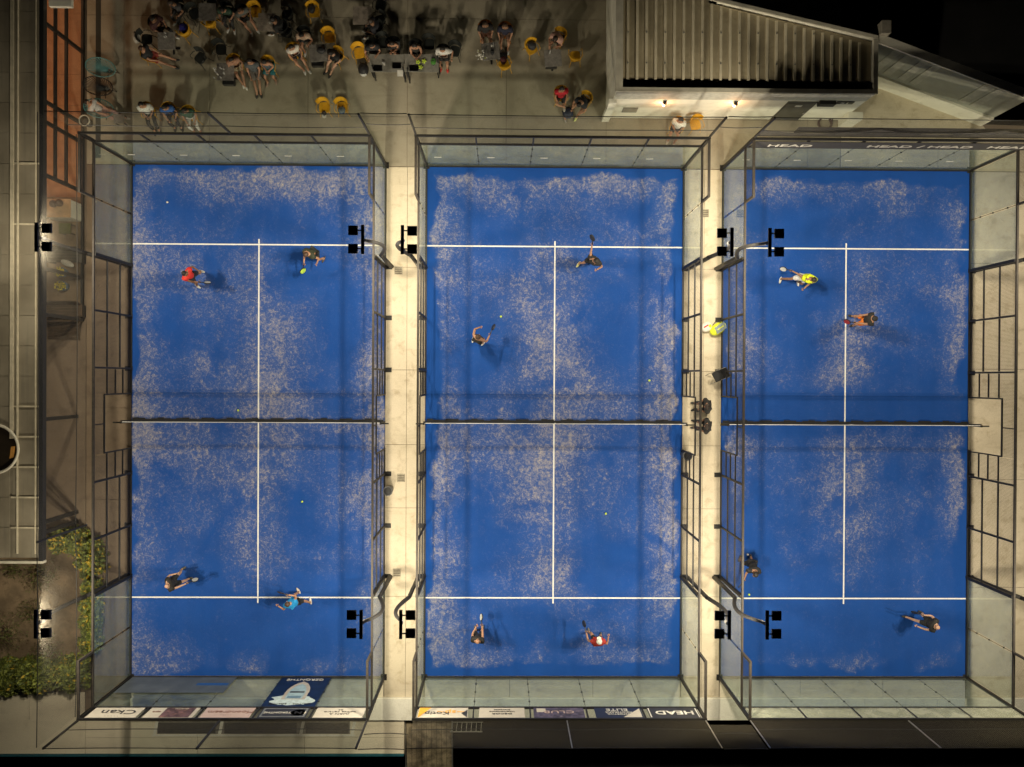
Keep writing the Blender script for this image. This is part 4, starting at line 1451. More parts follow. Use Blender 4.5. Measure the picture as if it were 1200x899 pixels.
bench(76, 301, 'long dark bench with pale cushions across the cafe floor', mat('dark_bench', (.05, .045, .035), .6), 1.35)
bench(76, 364, 'dark timber bench at the lower end of the cafe', M_WOODD, 1.35)
p = U(80, 309, .45)
o = thing('seat_cushion', (p.x, p.y, .44), 'pale curved cushion on the long bench behind the glass', 'cushion', None, -.4)
MB().ell((0, 0, .07), (.28, .12, .07), n=14, m=6).build('cushion_body', mat('cushion_cloth', (.5, .5, .46), .8), o, True, 'L')
p = U(76, 268, .4)
o = thing('olive_stool', (p.x, p.y, 0), 'low olive stool standing below the white cabinet', 'stool')
MB().box(-.22, .22, -.2, .2, .38, .44).build('seat', mat('olive_seat', (.12, .13, .03), .7), o, loc='L')
for sx in (-1, 1):
    for sy in (-1, 1):
        MB().beam((sx * .19, sy * .17, 0), (sx * .19, sy * .17, .379), .03).build('leg', M_BLACK, o, loc='L')

# timber stack at the end of the cafe
tsp = U(78, 385, .1)
o = thing('timber_decking', (tsp.x, tsp.y, 0), 'dark timber boards leaning at the end of the cafe front', 'boards')
for q in range(7):
    MB().beam((-.75, -.35 + q * .13, .02), (.65, -.15 + q * .13, .5 - q * .04), .11, .025).build('board', M_WOODD, o, loc='L')

# litter bins
for px, py, lab in ((455, 575, 'dark round litter bin on the walkway against the left court'), (805, 534, 'dark round litter bin inside the mesh of the middle court')):
    o = at(px, py, .55, 'litter_bin', lab, 'bin')
    o.location.z = .005
    o.location.x += .0
    MB().tube([(0, 0, 0), (0, 0, .68)], [.14, .17], 18).build('bin_body', mat('bin_dark', (.05, .052, .055), .4), o, True, 'L')
    MB().tube([(.17 * math.cos(a), .17 * math.sin(a), .69) for a in [2 * PI * q / 20 for q in range(20)]], .02, 6, close=True).build('bin_rim', mat('bin_rim', (.12, .12, .12), .4), o, True, 'L')
    MB().cyl((0, 0), .14, .681, .69, 16).build('bin_opening', M_BLACK, o, loc='L')

# balls on the turf
for px, py, lab in ((279, 481, 'yellow ball just above the net of the left court'), (354, 588, 'yellow ball lying in the lower right of the left court'),
                    (587, 371, 'yellow ball above the player in the black vest'), (761, 446, 'yellow ball near the right side of the middle court'),
                    (710, 602, 'yellow ball in the lower half of the middle court'), (878, 697, 'pale ball beside the lower service line of the right court'),
                    (196, 237, 'pale ball in the upper left of the left court'), (869, 650, 'white ball by the lower left side of the right court')):
    p = U(px, py, .05)
    if px == 869:
        p.x += .25
    tag(MB().ell((p.x, p.y, .045), (.042, .042, .040), n=10, m=8).build('tennis_ball', M_BALL if px not in (196, 869) else HEADW, None, True, (p.x, p.y, .005)), lab, 'ball', 'balls lying on the courts')

# black folding chair and bag heap in the right walkway
p = U(842, 440, .4)
fc = thing('folding_chair', (p.x, p.y, 0), 'black folding chair leaning open against the left side of the right court', 'folding chair', None, .5)
MB().box(-.22, .2, -.2, .2, .42, .45).build('seat', M_BLACK, fc, loc='L')
MB().sheet((.16, -.2, .5), (.16, .2, .5), (.3, .2, .85), (.3, -.2, .85), .025).build('backrest', M_BLACK, fc, loc='L')
for s in (-1, 1):
    MB().tube([(-.35, s * .2, 0), (.0, s * .2, .42), (.28, s * .2, .85)], .012, 6).build('leg', M_STEEL, fc, loc='L')
    MB().tube([(.25, s * .18, 0), (-.15, s * .18, .43)], .012, 6).build('leg', M_STEEL, fc, loc='L')
p = U(842, 385, .25)
kb_ = thing('racket_bag', (p.x, p.y, 0), 'neon yellow racket bag with a grey panel lying on the right walkway', 'racket bag', None, math.radians(35))
neon = mat('neon_yellow', (.72, .80, .03), .6, .12, 9)
MB().ell((0, 0, .17), (.36, .22, .17), n=16, m=8).build('bag_body', neon, kb_, True, 'L')
MB().prism([(-.18, -.15), (.26, -.15), (.30, .12), (-.14, .12)], .29, .355).build('grey_panel', mat('slate_panel', (.22, .27, .29), .5, .2, 12), kb_, loc='L')
MB().box(-.08, .2, -.03, .005, .356, .362).build('yellow_flash', neon, kb_, loc='L')
MB().ell((-.25, .28, .12), (.16, .14, .12), n=12, m=6).build('side_pouch', neon, kb_, True, 'L')
MB().tube([(.2, .15, .3), (.1, .3, .32), (-.1, .25, .3)], .016, 5).build('strap', M_BLACK, kb_, loc='L')
p = U(829, 383, .2)
sb = thing('shoe_box', (p.x, p.y, 0), 'white towel bundle with a red stripe beside the neon racket bag', 'towel', None, math.radians(30))
MB().ell((0, 0, .12), (.24, .2, .12), n=14, m=7).build('towel_body', M_WHITE, sb, True, 'L')
MB().prism([(-.14, .02), (.06, .02), (.06, .07), (-.14, .07)], .225, .245).build('red_stripe', mat('red_stripe', (.55, .03, .02), .6), sb, loc='L')
sb.name = 'rolled_towel'

# two small black chairs for the sitters in the walkway come with the people below

# ------------------------------------------------------------------ people
PEND = []
V3 = Vector


def skin_obj(vs, es, rs, m, parent, name, extra=None, sub=1, mats=None):
    me = bpy.data.meshes.new('tmp')
    me.from_pydata([tuple(v) for v in vs], es, [])
    o = bpy.data.objects.new('tmp', me)
    COL.objects.link(o)
    sk = o.modifiers.new('s', 'SKIN')
    sk.use_smooth_shade = True
    o.modifiers.new('u', 'SUBSURF').levels = sub
    o.modifiers['u'].render_levels = sub
    lay = me.skin_vertices[0] if me.skin_vertices else None
    PEND.append((o, rs, m, parent, name, extra))


def ik(a, b, l1, l2, pole):
    a, b, pole = V3(a), V3(b), V3(pole)
    d = b - a
    L = d.length
    mx = (l1 + l2) * .995
    if L > mx:
        b = a + d * (mx / L)
        d = b - a
        L = mx
    if L < .12:
        L = .12
    x = (l1 * l1 - l2 * l2 + L * L) / (2 * L)
    h = math.sqrt(max(l1 * l1 - x * x, 0))
    dn = d.normalized()
    p = (pole - dn * pole.dot(dn))
    p = p.normalized() if p.length > 1e-4 else V3((0, 0, 1))
    return a + dn * x + p * h, b


HAIR = {'black': (.015, .012, .010), 'brown': (.06, .032, .018), 'dark': (.028, .018, .012)}


def person(px, py, z, deg, label, mode='stand', lean=0.0, side=0.0, lh=None, rh=None, lf=None, rf=None, top=(.02, .02, .02), bottom=(.02, .02, .02),
           legs='shorts', skin=0, hair='black', headgear=None, shoes=(.6, .6, .56), hz=None, sleeves=.58, longhair=False, sleeveless=False, head_down=0.0, size=1.0, grp=None):
    """pixel (px, py) = the middle of the hips, at height z; hands and feet in the body's frame (right, forward, up)"""
    p = U(px, py, z)
    g = thing('person', (p.x, p.y, .004 if mode != 'sit' or True else 0), label, 'person', grp, rz_of(deg))
    hz = hz if hz is not None else (.90 if mode == 'stand' else .50)
    lean_, side_ = math.radians(lean), math.radians(side)
    upv = V3((math.sin(side_), math.sin(lean_) * math.cos(side_), math.cos(lean_) * math.cos(side_))).normalized()
    pel = V3((0, 0, hz))
    waist = pel + upv * .20
    chest = pel + upv * .38
    nb = pel + upv * .50
    hd_ = V3((upv.x * .6, upv.y * .75 + .10 + head_down * .5, max(.3, upv.z) - head_down * .3)).normalized()
    neck = nb + hd_ * .08
    hc = nb + hd_ * .21
    top_h = hc + hd_ * .06
    f = hd_.cross(V3((1, 0, 0))).normalized()
    f = V3((0, hd_.z, -hd_.y)).normalized()   # the face's forward
    rt = V3((1, 0, 0))
    shR, shL = nb + V3((.19, 0, -.03)), nb + V3((-.19, 0, -.03))
    hipR, hipL = pel + V3((.10, 0, -.03)), pel + V3((-.10, 0, -.03))
    if mode == 'sit':
        rf = rf or (.12, .46, .09)
        lf = lf or (-.12, .50, .09)
        rh = rh or (.16, .32, .62)
        lh = lh or (-.16, .30, .62)
    else:
        rf = rf or (.17, .06, .09)
        lf = lf or (-.17, -.04, .09)
        rh = rh or (.28, .25, .95)
        lh = lh or (-.26, .28, .98)
    kR, aR = ik(hipR, rf, .44, .42, (.15, 1, .35 if mode == 'sit' else 0))
    kL, aL = ik(hipL, lf, .44, .42, (-.15, 1, .35 if mode == 'sit' else 0))
    eR, wR = ik(shR, rh, .29, .25, (.5, -.6, -.6))
    eL, wL = ik(shL, lh, .29, .25, (-.5, -.6, -.6))
    dR, dL = (wR - eR).normalized(), (wL - eL).normalized()
    pR, pL = wR + dR * .06, wL + dL * .06

    def toe(a, k, q):
        d = V3((q * .18, 1, 0)).normalized()
        return a + d * .13 + V3((0, 0, -.05))
    tR, tL = toe(aR, kR, 1), toe(aL, kL, -1)
    vs = [pel, waist, chest, nb, neck, hc - hd_ * .045, hc + hd_ * .035, hc + hd_ * .09,
          shR, eR, wR, pR, shL, eL, wL, pL, hipR, kR, aR, tR, hipL, kL, aL, tL]
    es = [(0, 1), (1, 2), (2, 3), (3, 4), (4, 5), (5, 6), (6, 7), (3, 8), (8, 9), (9, 10), (10, 11), (3, 12), (12, 13), (13, 14), (14, 15),
          (0, 16), (16, 17), (17, 18), (18, 19), (0, 20), (20, 21), (21, 22), (22, 23)]
    rs = [.125, .112, .135, .085, .055, .078, .095, .06, .062, .045, .03, .036, .062, .045, .03, .036, .09, .058, .042, .035, .09, .058, .042, .035]
    ex = MB()
    # nose, ears, eyes, mouth
    ex.ell(hc + f * .10 - hd_ * .005, (.014, .02, .022), n=6, m=4)
    for s in (-1, 1):
        ex.ell(hc + rt * (s * .092), (.012, .022, .03), n=6, m=4)
        ex.ell(hc + f * .088 + rt * (s * .034) + hd_ * .022, (.013, .010, .009), n=6, m=4, mi=1)
    ex.ell(hc + f * .09 - hd_ * .042, (.026, .010, .008), n=6, m=4, mi=2)
    # fingers: four bent fingers of unequal length and a thumb from the side of the palm
    for pw, dd, s in ((pR, dR, 1), (pL, dL, -1)):
        sd = dd.cross(V3((0, 0, 1)))
        sd = sd.normalized() if sd.length > .1 else V3((1, 0, 0))
        dn = sd.cross(dd).normalized()
        if dn.z > 0:
            dn = -dn
        for q, ln in ((-.027, .062), (-.009, .074), (.009, .070), (.027, .052)):
            b0 = pw + dd * .02 + sd * q
            ex.tube([b0, b0 + dd * ln * .55 + dn * .008, b0 + dd * ln * .95 + dn * .034], [.0095, .009, .006], 5)
        b0 = pw - sd * (.028 * s)
        ex.tube([b0, b0 - sd * (.03 * s) + dd * .02, b0 - sd * (.035 * s) + dd * .05 + dn * .01], [.011, .0095, .006], 5)
    skn = M_SKIN[skin]
    skin_obj(vs, es, rs, [skn, M_EYE, M_LIP], g, 'body', ex)
    # shirt
    mt = col_mat(top)
    uR, uL = shR + (eR - shR) * sleeves, shL + (eL - shL) * sleeves
    if top is not None:
        v2 = [pel + upv * .03, waist, chest, nb, shR, uR, shL, uL]
        e2 = [(0, 1), (1, 2), (2, 3), (3, 4), (4, 5), (3, 6), (6, 7)]
        r2 = [.182, .174, .190, .130, .108, .090, .108, .090]
        if sleeveless:
            v2, e2, r2 = v2[:4] + [shR - rt * .06, shL + rt * .06], e2[:3] + [(3, 4), (3, 5)], r2[:4] + [.07, .07]
        skin_obj(v2, e2, r2, [mt], g, 'shirt')
    fr = {'shorts': .70, 'trousers': .97, 'skirt': .75, 'leggings': .97}[legs]

    def leg(h, k, a):
        if legs in ('shorts', 'skirt'):
            return [h, h + (k - h) * fr * (1.25 if legs == 'skirt' else 1)]
        return [h, k, k + (a - k) * .88]
    mbm = col_mat(bottom)
    LR, LL = leg(hipR, kR, aR), leg(hipL, kL, aL)
    v3 = [pel] + LR + LL
    n = len(LR)
    e3 = [(0, 1)] + [(i, i + 1) for i in range(1, n)] + [(0, n + 1)] + [(i, i + 1) for i in range(n + 1, 2 * n)]
    rr = {'shorts': [.122, .108], 'trousers': [.105, .075, .058], 'skirt': [.13, .12], 'leggings': [.10, .066, .05]}[legs]
    skin_obj(v3, e3, [.148] + rr + rr, [mbm], g, {'shorts': 'shorts', 'trousers': 'trousers', 'skirt': 'skirt', 'leggings': 'leggings'}[legs])
    ms = col_mat(shoes, .5)
    for a, t in ((aR, tR), (aL, tL)):
        d = (t - a)
        d.z = 0
        d.normalize()
        ang = math.atan2(d.y, d.x) - PI / 2
        rm = Matrix.Rotation(ang, 3, 'Z')
        c = a + d * .055
        c.z = max(a.z - .04, .045)
        sh = MB().ell(c, (.052, .148, .05), rm, 10, 6)
        for v in sh.v:
            v.z = max(v.z, c.z - .042)
        sh.build('shoe', ms, g, True, 'L')
    # hair or headgear
    rm = Matrix((rt, f, hd_)).transposed()
    hcx = hc + hd_ * .022 - f * .014
    if hair:
        hm = col_mat(HAIR[hair], .6)
        hb = MB().ell(hcx, (.103, .110, .108), rm, 12, 8)
        for v in hb.v:
            q = v - hcx
            a_, b_ = q.dot(f), q.dot(hd_)
            if b_ < -.02 and a_ > -.03:
                v += -f * min(a_ + .06, .14) * .75 + hd_ * .02
            elif a_ > .07 and b_ < .06:
                v += -f * (a_ - .06) + hd_ * .02
        if longhair:
            hb.ell(hc - f * .085 - hd_ * .08, (.085, .055, .15), rm, 10, 6)
        hb.build('hair', hm, g, True, 'L')
    if headgear:
        kind, cc = headgear
        cm = col_mat(cc, .7)
        cb_ = MB().ell(hc + hd_ * .035 - f * .005, (.108, .117, .098), rm, 12, 8)
        for v in cb_.v:
            q = (v - hc).dot(hd_)
            if q < .01:
                v += hd_ * (.01 - q)
        cb_.build('cap', cm, g, True, 'L')
        if kind == 'cap':
            b0 = hc + hd_ * .028
            vs_ = [b0 + rt * x + f * y + hd_ * zz for zz in (0, .01) for x, y in ((-.085, .06), (.085, .06), (.08, .15), (.0, .185), (-.08, .15))]
            MB().add(vs_, [(4, 3, 2, 1, 0), (5, 6, 7, 8, 9)] + [(i, (i + 1) % 5, 5 + (i + 1) % 5, 5 + i) for i in range(5)]).build('cap_brim', cm, g, loc='L')
    g['_w'] = 1
    del g['_w']
    WR[g.name] = (g, pR, dR, pL, dL)
    return g


WR = {}


def racket(g, hand, label, mcol, tilt=(0, 0, 0)):
    """a padel racket held in a hand of person g"""
    _, pR, dR, pL, dL = WR[g.name]
    pp, dd = (pR, dR) if hand == 'R' else (pL, dL)
    rot = Matrix.Rotation(g.rotation_euler.z, 3, 'Z')
    d = (rot @ (dd + V3(tilt))).normalized()
    o_ = g.location + rot @ (pp + dd * .04)
    o = thing('padel_racket', o_, label, 'racket', 'padel rackets held by the players')
    side_ = d.cross(V3((0, 0, 1)))
    side_ = side_.normalized() if side_.length > .1 else V3((1, 0, 0))
    side_ = (side_ * .35 + V3((0, 0, .9))).normalized()
    side_ = (side_ - d * side_.dot(d)).normalized()
    nn = side_.cross(d).normalized()
    n = 22
    P = []
    for i in range(n):
        a = 2 * PI * i / n
        r = .13 * (1 if math.sin(a) > -.2 else 1 - .25 * (abs(math.sin(a)) - .2))
        P.append(d * (.27 + r * math.sin(a)) + side_ * (.128 * math.cos(a)))
    vs_ = [q - nn * .018 for q in P] + [q + nn * .018 for q in P]
    MB().add(vs_, [tuple(range(n))[::-1], tuple(range(n, 2 * n))] + [(i, (i + 1) % n, n + (i + 1) % n, n + i) for i in range(n)]).build('face', mcol, o, loc='L')
    MB().tube([q * 1.0 for q in P], .021, 5, close=True).build('rim', M_BLACK, o, loc='L')
    MB().tube([-d * .06, d * .14], .018, 8).build('grip', M_BLACK, o, loc='L')
    hm = MB()
    for i in range(-2, 3):
        for j in range(-2, 3):
            if i * i + j * j < 7:
                c = d * (.27 + i * .036) + side_ * (j * .036)
                hm.add([c + nn * .0192 + side_ * x + d * y for x, y in ((-.006, -.006), (.006, -.006), (.006, .006), (-.006, .006))], [(0, 1, 2, 3)])
    hm.build('hole_pattern', INK, o, loc='L')
    return o


GP = 'padel players on the blue courts'
TEALR = mat('racket_lime', (.50, .75, .08), .35)
WHR = mat('racket_white', (.62, .62, .58), .35)
BKR = mat('racket_black', (.025, .025, .03), .35)
RDR = mat('racket_red', (.35, .03, .03), .35)
# players: the hips' pixel is given at about 0.9 m
q = person(224, 323, .9, -25, 'player in a red shirt and white shoes in the upper left of the left court', lean=2, top=(.62, .03, .02), bottom=(.02, .02, .03), skin=1,
           rf=(.30, .02, .09), lf=(-.27, -.10, .09), rh=(.12, .36, 1.05), lh=(-.30, .22, 1.08), grp=GP)
racket(q, 'R', 'white racket held low by the player in red', WHR)
q = person(368, 295, .9, -125, 'player in dark clothes holding a lime racket on the upper line of the left court', lean=22, top=(.025, .03, .015), bottom=(.02, .022, .02), skin=0,
           shoes=(.06, .05, .05), rf=(.22, .1, .09), lf=(-.24, -.02, .09), rh=(.05, .55, 1.0), lh=(-.36, .30, .95), hair='brown', grp=GP)
racket(q, 'R', 'lime green racket held out at the upper line of the left court', TEALR, (.2, 0, -.3))
q = person(694, 305, .9, -115, 'player in black reaching a racket overhead behind him in the top of the middle court', lean=8, side=-10, top=(.015, .015, .015), bottom=(.015, .015, .015), skin=0,
           shoes=(.72, .70, .30), rf=(.38, .18, .09), lf=(-.16, -.2, .09), rh=(.30, -.42, 1.75), lh=(-.32, .28, 1.25), grp=GP)
racket(q, 'R', 'black racket swung behind by the player at the top of the middle court', BKR, (.2, 0, .2))
q = person(560, 398, .9, 65, 'player in a black vest with raised bare arms on the left of the middle court', lean=5, top=(.03, .028, .02), bottom=(.03, .03, .03), skin=0,
           sleeveless=True, rf=(.2, -.05, .09), lf=(-.2, -.1, .09), rh=(.34, .30, 1.05), lh=(-.12, .42, 1.42), hair='brown', grp=GP)
racket(q, 'R', 'dark racket held beside the player in the black vest', BKR, (0, .2, .3))
q = person(941, 325, .9, -95, 'player in a neon yellow shirt and white shorts lunging in the right court', lean=14, side=-16, top=(.70, .80, .02), bottom=(.66, .64, .62), skin=1,
           rf=(.66, .02, .09), lf=(-.12, .05, .09), rh=(.62, -.22, 1.1), lh=(-.05, .42, 1.05), grp=GP)
q.rotation_euler.z += PI * 0
racket(q, 'R', 'pale racket in the right hand of the neon yellow player', WHR, (0, .3, -.1))
q = person(1014, 375, .9, 178, "player in black shirt and orange shorts beside the right court's centre line", lean=-4, top=(.02, .018, .015), bottom=(.78, .20, .02), skin=0,
           shoes=(.03, .03, .035), rf=(.2, .14, .09), lf=(-.16, .08, .09), rh=(.10, .46, .95), lh=(-.12, .46, .95), hair=None, headgear=('beanie', (.02, .018, .018)), grp=GP)
racket(q, 'L', 'red racket held low by the player in orange shorts', RDR, (0, .2, -.5))
q = person(203, 682, .9, 22, 'bald player in a black shirt in the lower left of the left court', lean=3, top=(.02, .017, .015), bottom=(.02, .02, .02), skin=2,
           shoes=(.08, .08, .07), rf=(.18, .2, .09), lf=(-.26, .10, .09), rh=(.24, .52, 1.0), lh=(-.26, .25, 1.0), hair=None, grp=GP)
racket(q, 'R', 'white racket held forward by the bald player of the left court', WHR)
q = person(347, 706, .9, 112, 'player in a bright blue shirt serving over the lower line of the left court', lean=14, side=-8, top=(.01, .24, .56), bottom=(.02, .02, .02), skin=0,
           shoes=(.55, .5, .45), rf=(.26, -.36, .09), lf=(-.02, .20, .09), rh=(.12, .46, 1.62), lh=(-.52, .16, 1.3), hair='brown', grp=GP)
racket(q, 'R', 'red and white racket raised by the player in bright blue', RDR, (0, .3, .1))
q = person(560, 747, .9, 82, 'bald player in black standing in the lower left of the middle court', lean=4, top=(.018, .016, .015), bottom=(.02, .02, .02), skin=0,
           shoes=(.1, .1, .1), rh=(.10, .48, 1.05), lh=(-.14, .42, 1.1), hair=None, rf=(.13, .05, .09), lf=(-.13, 0, .09), grp=GP)
racket(q, 'R', 'grey racket held forward by the bald player of the middle court', WHR)
q = person(700, 752, .9, 92, "player in white cap and red kit at the bottom of the middle court", lean=18, top=(.40, .03, .02), bottom=(.015, .015, .015), skin=0,
           shoes=(.1, .1, .1), rh=(.40, .22, 1.15), lh=(-.42, .36, 1.05), hair='dark', headgear=('cap', (.66, .68, .60)), rf=(.22, -.1, .09), lf=(-.22, .1, .09), grp=GP)
racket(q, 'L', 'dark racket in the left hand of the white capped player', BKR)
q = person(881, 660, .9, -100, 'player in black crouching by the lower left side of the right court', lean=24, top=(.015, .015, .018), bottom=(.015, .015, .018), skin=0,
           shoes=(.05, .05, .05), rh=(.20, .62, 1.0), lh=(-.20, .40, .95), hair='black', rf=(.2, .0, .09), lf=(-.2, -.12, .09), grp=GP)
racket(q, 'R', 'black racket of the player by the side mesh of the right court', BKR, (.3, 0, -.2))
q = person(1088, 729, .9, 160, 'bald player in black striding in the lower right of the right court', lean=1, top=(.015, .014, .013), bottom=(.02, .02, .02), skin=2,
           shoes=(.03, .03, .03), rh=(.22, .34, 1.1), lh=(-.30, .36, 1.0), hair=None, rf=(.16, -.16, .09), lf=(-.20, .42, .09), grp=GP)
racket(q, 'R', 'black racket of the bald player in the right court', BKR, (.2, .2, -.2))

# sitters with the chair they sit on: (px, py, facing, chair, label, kwargs)
S = [
    (175, 131, -82, 'y', 'sitter in a white shirt and black trousers, leftmost of three beside the left court', 'yellow armchair under the white shirted sitter, leftmost by the left court',
     dict(top=(.62, .60, .56), bottom=(.015, .017, .015), legs='trousers', sleeves=.95, lean=-4, rf=(.05, .62, .09), lf=(-.12, .60, .09), shoes=(.03, .03, .03), rh=(.10, .22, .66), lh=(-.10, .22, .66))),
    (201, 131, -80, 'y', 'sitter in a blue shirt and black trousers, middle of three beside the left court', 'yellow armchair under the blue shirted sitter beside the left court',
     dict(top=(.03, .10, .32), bottom=(.015, .016, .02), legs='trousers', lean=6, shoes=(.02, .02, .02), skin=0)),
    (224, 135, -82, 'y', 'sitter in a dark green top and white trousers, right of three beside the left court', 'yellow armchair under the green and white dressed sitter',
     dict(top=(.03, .08, .05), bottom=(.60, .58, .54), legs='trousers', lean=4, shoes=(.3, .16, .12), longhair=True)),
    (657, 112, -84, 'y', "sitter in a red shirt with one leg crossed, left of the clubhouse", 'yellow armchair under the red shirted sitter',
     dict(top=(.45, .01, .02), bottom=(.015, .015, .015), lean=0, rf=(-.12, .42, .40), lf=(-.12, .78, .09), skin=0, shoes=(.35, .32, .28))),
    (685, 118, -128, 'y', 'sitter in a black shirt bending over, with neon yellow shoes', 'yellow armchair behind the bent sitter with neon shoes',
     dict(top=(.015, .016, .022), bottom=(.02, .02, .02), lean=34, shoes=(.66, .72, .25), rf=(.24, .46, .09), lf=(-.10, .56, .09), rh=(.18, .56, .62), lh=(-.2, .54, .6), head_down=.5)),
    (793, 148, -105, 'y', 'sitter in a white shirt and black shorts against the clubhouse front', 'yellow armchair under the white shirted sitter by the clubhouse',
     dict(top=(.70, .68, .62), bottom=(.02, .02, .02), lean=-2, rh=(.05, .26, .72), lh=(-.12, .26, .72), sleeves=.7, shoes=(.6, .5, .4), headgear=None)),
    (186, 30, -40, 'b', 'sitter in a dark maroon jacket at the top of the first table', 'black armchair under the maroon jacketed sitter',
     dict(top=(.05, .015, .015), bottom=(.02, .02, .02), legs='trousers', sleeves=.95, skin=1, lean=8)),
    (177, 66, -10, 'y', 'sitter in a black top and red shorts stretching bare legs to the right', 'yellow armchair under the sitter in red shorts',
     dict(top=(.015, .016, .018), bottom=(.22, .03, .02), lean=-6, rf=(.12, .78, .09), lf=(-.1, .82, .30), shoes=(.03, .03, .03), hair='brown')),
    (268, 14, -95, 'b', "sitter in a dark green top with a pale arm near the wooden table", 'black armchair under the dark green topped sitter',
     dict(top=(.02, .05, .03), bottom=(.02, .02, .02), legs='trousers', lean=20, rh=(.15, .5, .75))),
    (277, 75, -70, 'y', 'bare armed sitter in a brown top with white shoes beside the table of glasses', 'yellow armchair under the brown topped sitter with white shoes',
     dict(top=(.30, .16, .10), bottom=(.45, .38, .25), lean=10, rf=(.1, .62, .09), lf=(.05, .72, .09), shoes=(.6, .58, .52), longhair=True, sleeves=.1)),
    (299, 82, -88, 'b', 'sitter in a grey shirt and long grey skirt with outstretched legs', 'black armchair under the grey dressed sitter',
     dict(top=(.075, .085, .09), bottom=(.13, .115, .10), legs='skirt', lean=-6, rf=(.07, .80, .09), lf=(-.07, .80, .09), shoes=(.02, .02, .02), skin=0)),
    (316, 77, -94, 'y', 'sitter in a strappy grey top and teal skirt looking at a phone', 'yellow armchair under the teal skirted sitter',
     dict(top=(.06, .08, .10), bottom=(.02, .16, .18), legs='skirt', lean=12, sleeveless=True, longhair=True, rf=(.16, .5, .09), lf=(-.14, .38, .09), rh=(.04, .28, .70), lh=(-.04, .28, .70), shoes=(.3, .2, .15))),
    (346, 62, -62, 'y', 'sitter in a white tank top and black shorts with a crossed leg', 'yellow armchair under the white tank topped sitter',
     dict(top=(.60, .56, .50), bottom=(.015, .015, .02), lean=6, rf=(.02, .66, .30), lf=(-.12, .62, .09), sleeves=.12, shoes=(.55, .54, .5))),
    (358, 42, -88, 'b', 'sitter in a tan top leaning over the bag covered table', 'black armchair under the tan topped sitter',
     dict(top=(.34, .24, .17), bottom=(.02, .02, .02), lean=22, rh=(.18, .44, .78), lh=(-.18, .44, .78))),
    (396, 66, -130, 'y', 'sitter in black with pale bare legs and black shoes, by the bag covered table', 'yellow armchair under the black dressed sitter with pale legs',
     dict(top=(.012, .012, .012), bottom=(.012, .012, .012), lean=18, rf=(.12, .66, .09), lf=(-.06, .64, .09), shoes=(.02, .02, .02), skin=2, longhair=True)),
    (438, 57, -80, 'b', 'sitter in a black shirt at the left end of the laptop table', 'black armchair under the leftmost laptop table sitter',
     dict(top=(.012, .012, .014), bottom=(.02, .02, .02), lean=14, rh=(.28, .42, .74), lh=(-.10, .40, .80))),
    (462, 55, -90, 'b', 'sitter in a black shirt with folded arms behind the wide laptop', 'black armchair under the sitter behind the wide laptop',
     dict(top=(.010, .010, .011), bottom=(.02, .02, .02), lean=14, rh=(-.02, .34, .82), lh=(.02, .32, .80), hair='dark')),
    (488, 58, -88, 'b', 'sitter in a black vest with bare arms behind the yellow balls', 'black armchair under the bare armed sitter behind the balls',
     dict(top=(.02, .018, .015), bottom=(.02, .02, .02), lean=12, sleeveless=True, longhair=True, rh=(.05, .42, .80), lh=(-.08, .42, .80), skin=0)),
    (520, 64, -92, 'b', 'sitter in a white shirt with red shoes at the right end of the laptop table', 'black armchair under the white shirted sitter with red shoes',
     dict(top=(.58, .56, .52), bottom=(.02, .02, .02), lean=6, rf=(.12, .34, .09), lf=(-.12, .36, .09), shoes=(.5, .04, .03), sleeves=.8, lh=(-.34, .2, .75))),
    (569, 36, -85, 'o', 'sitter all in black on the left orange chair', 'orange armchair under the left of two dark dressed sitters',
     dict(top=(.02, .018, .02), bottom=(.12, .05, .03), lean=4, longhair=True, hair='brown', sleeves=.95, rh=(.2,.3,.6), lh=(-.2,.3,.6))),
    (592, 38, -92, 'o', 'sitter in a dark blue jacket on the right orange chair', 'orange armchair under the right of two dark dressed sitters',
     dict(top=(.012, .014, .035), bottom=(.10, .05, .03), lean=4, hair='brown', sleeves=.95, rh=(.2,.3,.6), lh=(-.2,.3,.6))),
    (331, 33, 175, 'b', 'sitter all in black right of the worn wooden table', 'black armchair under the black dressed sitter by the worn wooden table',
     dict(top=(.012, .012, .012), bottom=(.015, .015, .015), legs='trousers', sleeves=.9, lean=16, hair='black')),
    (442, 34, 185, 'b', 'sitter in black behind the laptop table, right of the brownish bare table', 'black armchair under the sitter beside the brownish bare table',
     dict(top=(.014, .014, .02), bottom=(.015, .015, .015), legs='trousers', sleeves=.9, lean=12, hair='dark', skin=1)),
    (211, 10, -120, 'b', 'sitter in a dark top near the upper left corner of the terrace', 'black armchair under the sitter near the upper left corner',
     dict(top=(.05, .05, .055), bottom=(.02, .02, .02), legs='trousers', sleeves=.6, lean=10, hair='dark', skin=1)),
    (286, 18, -60, 'b', 'sitter in a grey top left of the worn wooden table', 'black armchair under the grey topped sitter by the wooden table',
     dict(top=(.10, .10, .09), bottom=(.02, .02, .02), legs='shorts', lean=12, hair='brown')),
    (655, 44, -120, 'y', 'sitter in a pink flowered shirt looking down beside the grey table', 'yellow armchair under the flower shirted sitter',
     dict(top=(.42, .24, .19), bottom=(.02, .02, .02), lean=26, head_down=.4, rh=(.16, .48, .74), lh=(-.14, .46, .76), hair='dark')),
]
for px, py, deg, ch, lab, clab, kw in S:
    p = U(px, py, .5)
    g = person(px, py, .5, deg, lab, mode='sit', grp='seated spectators on the terrace', **kw)
    place(CH[ch], (p.x, p.y, 0), rz_of(deg), clab, G_CH[ch])
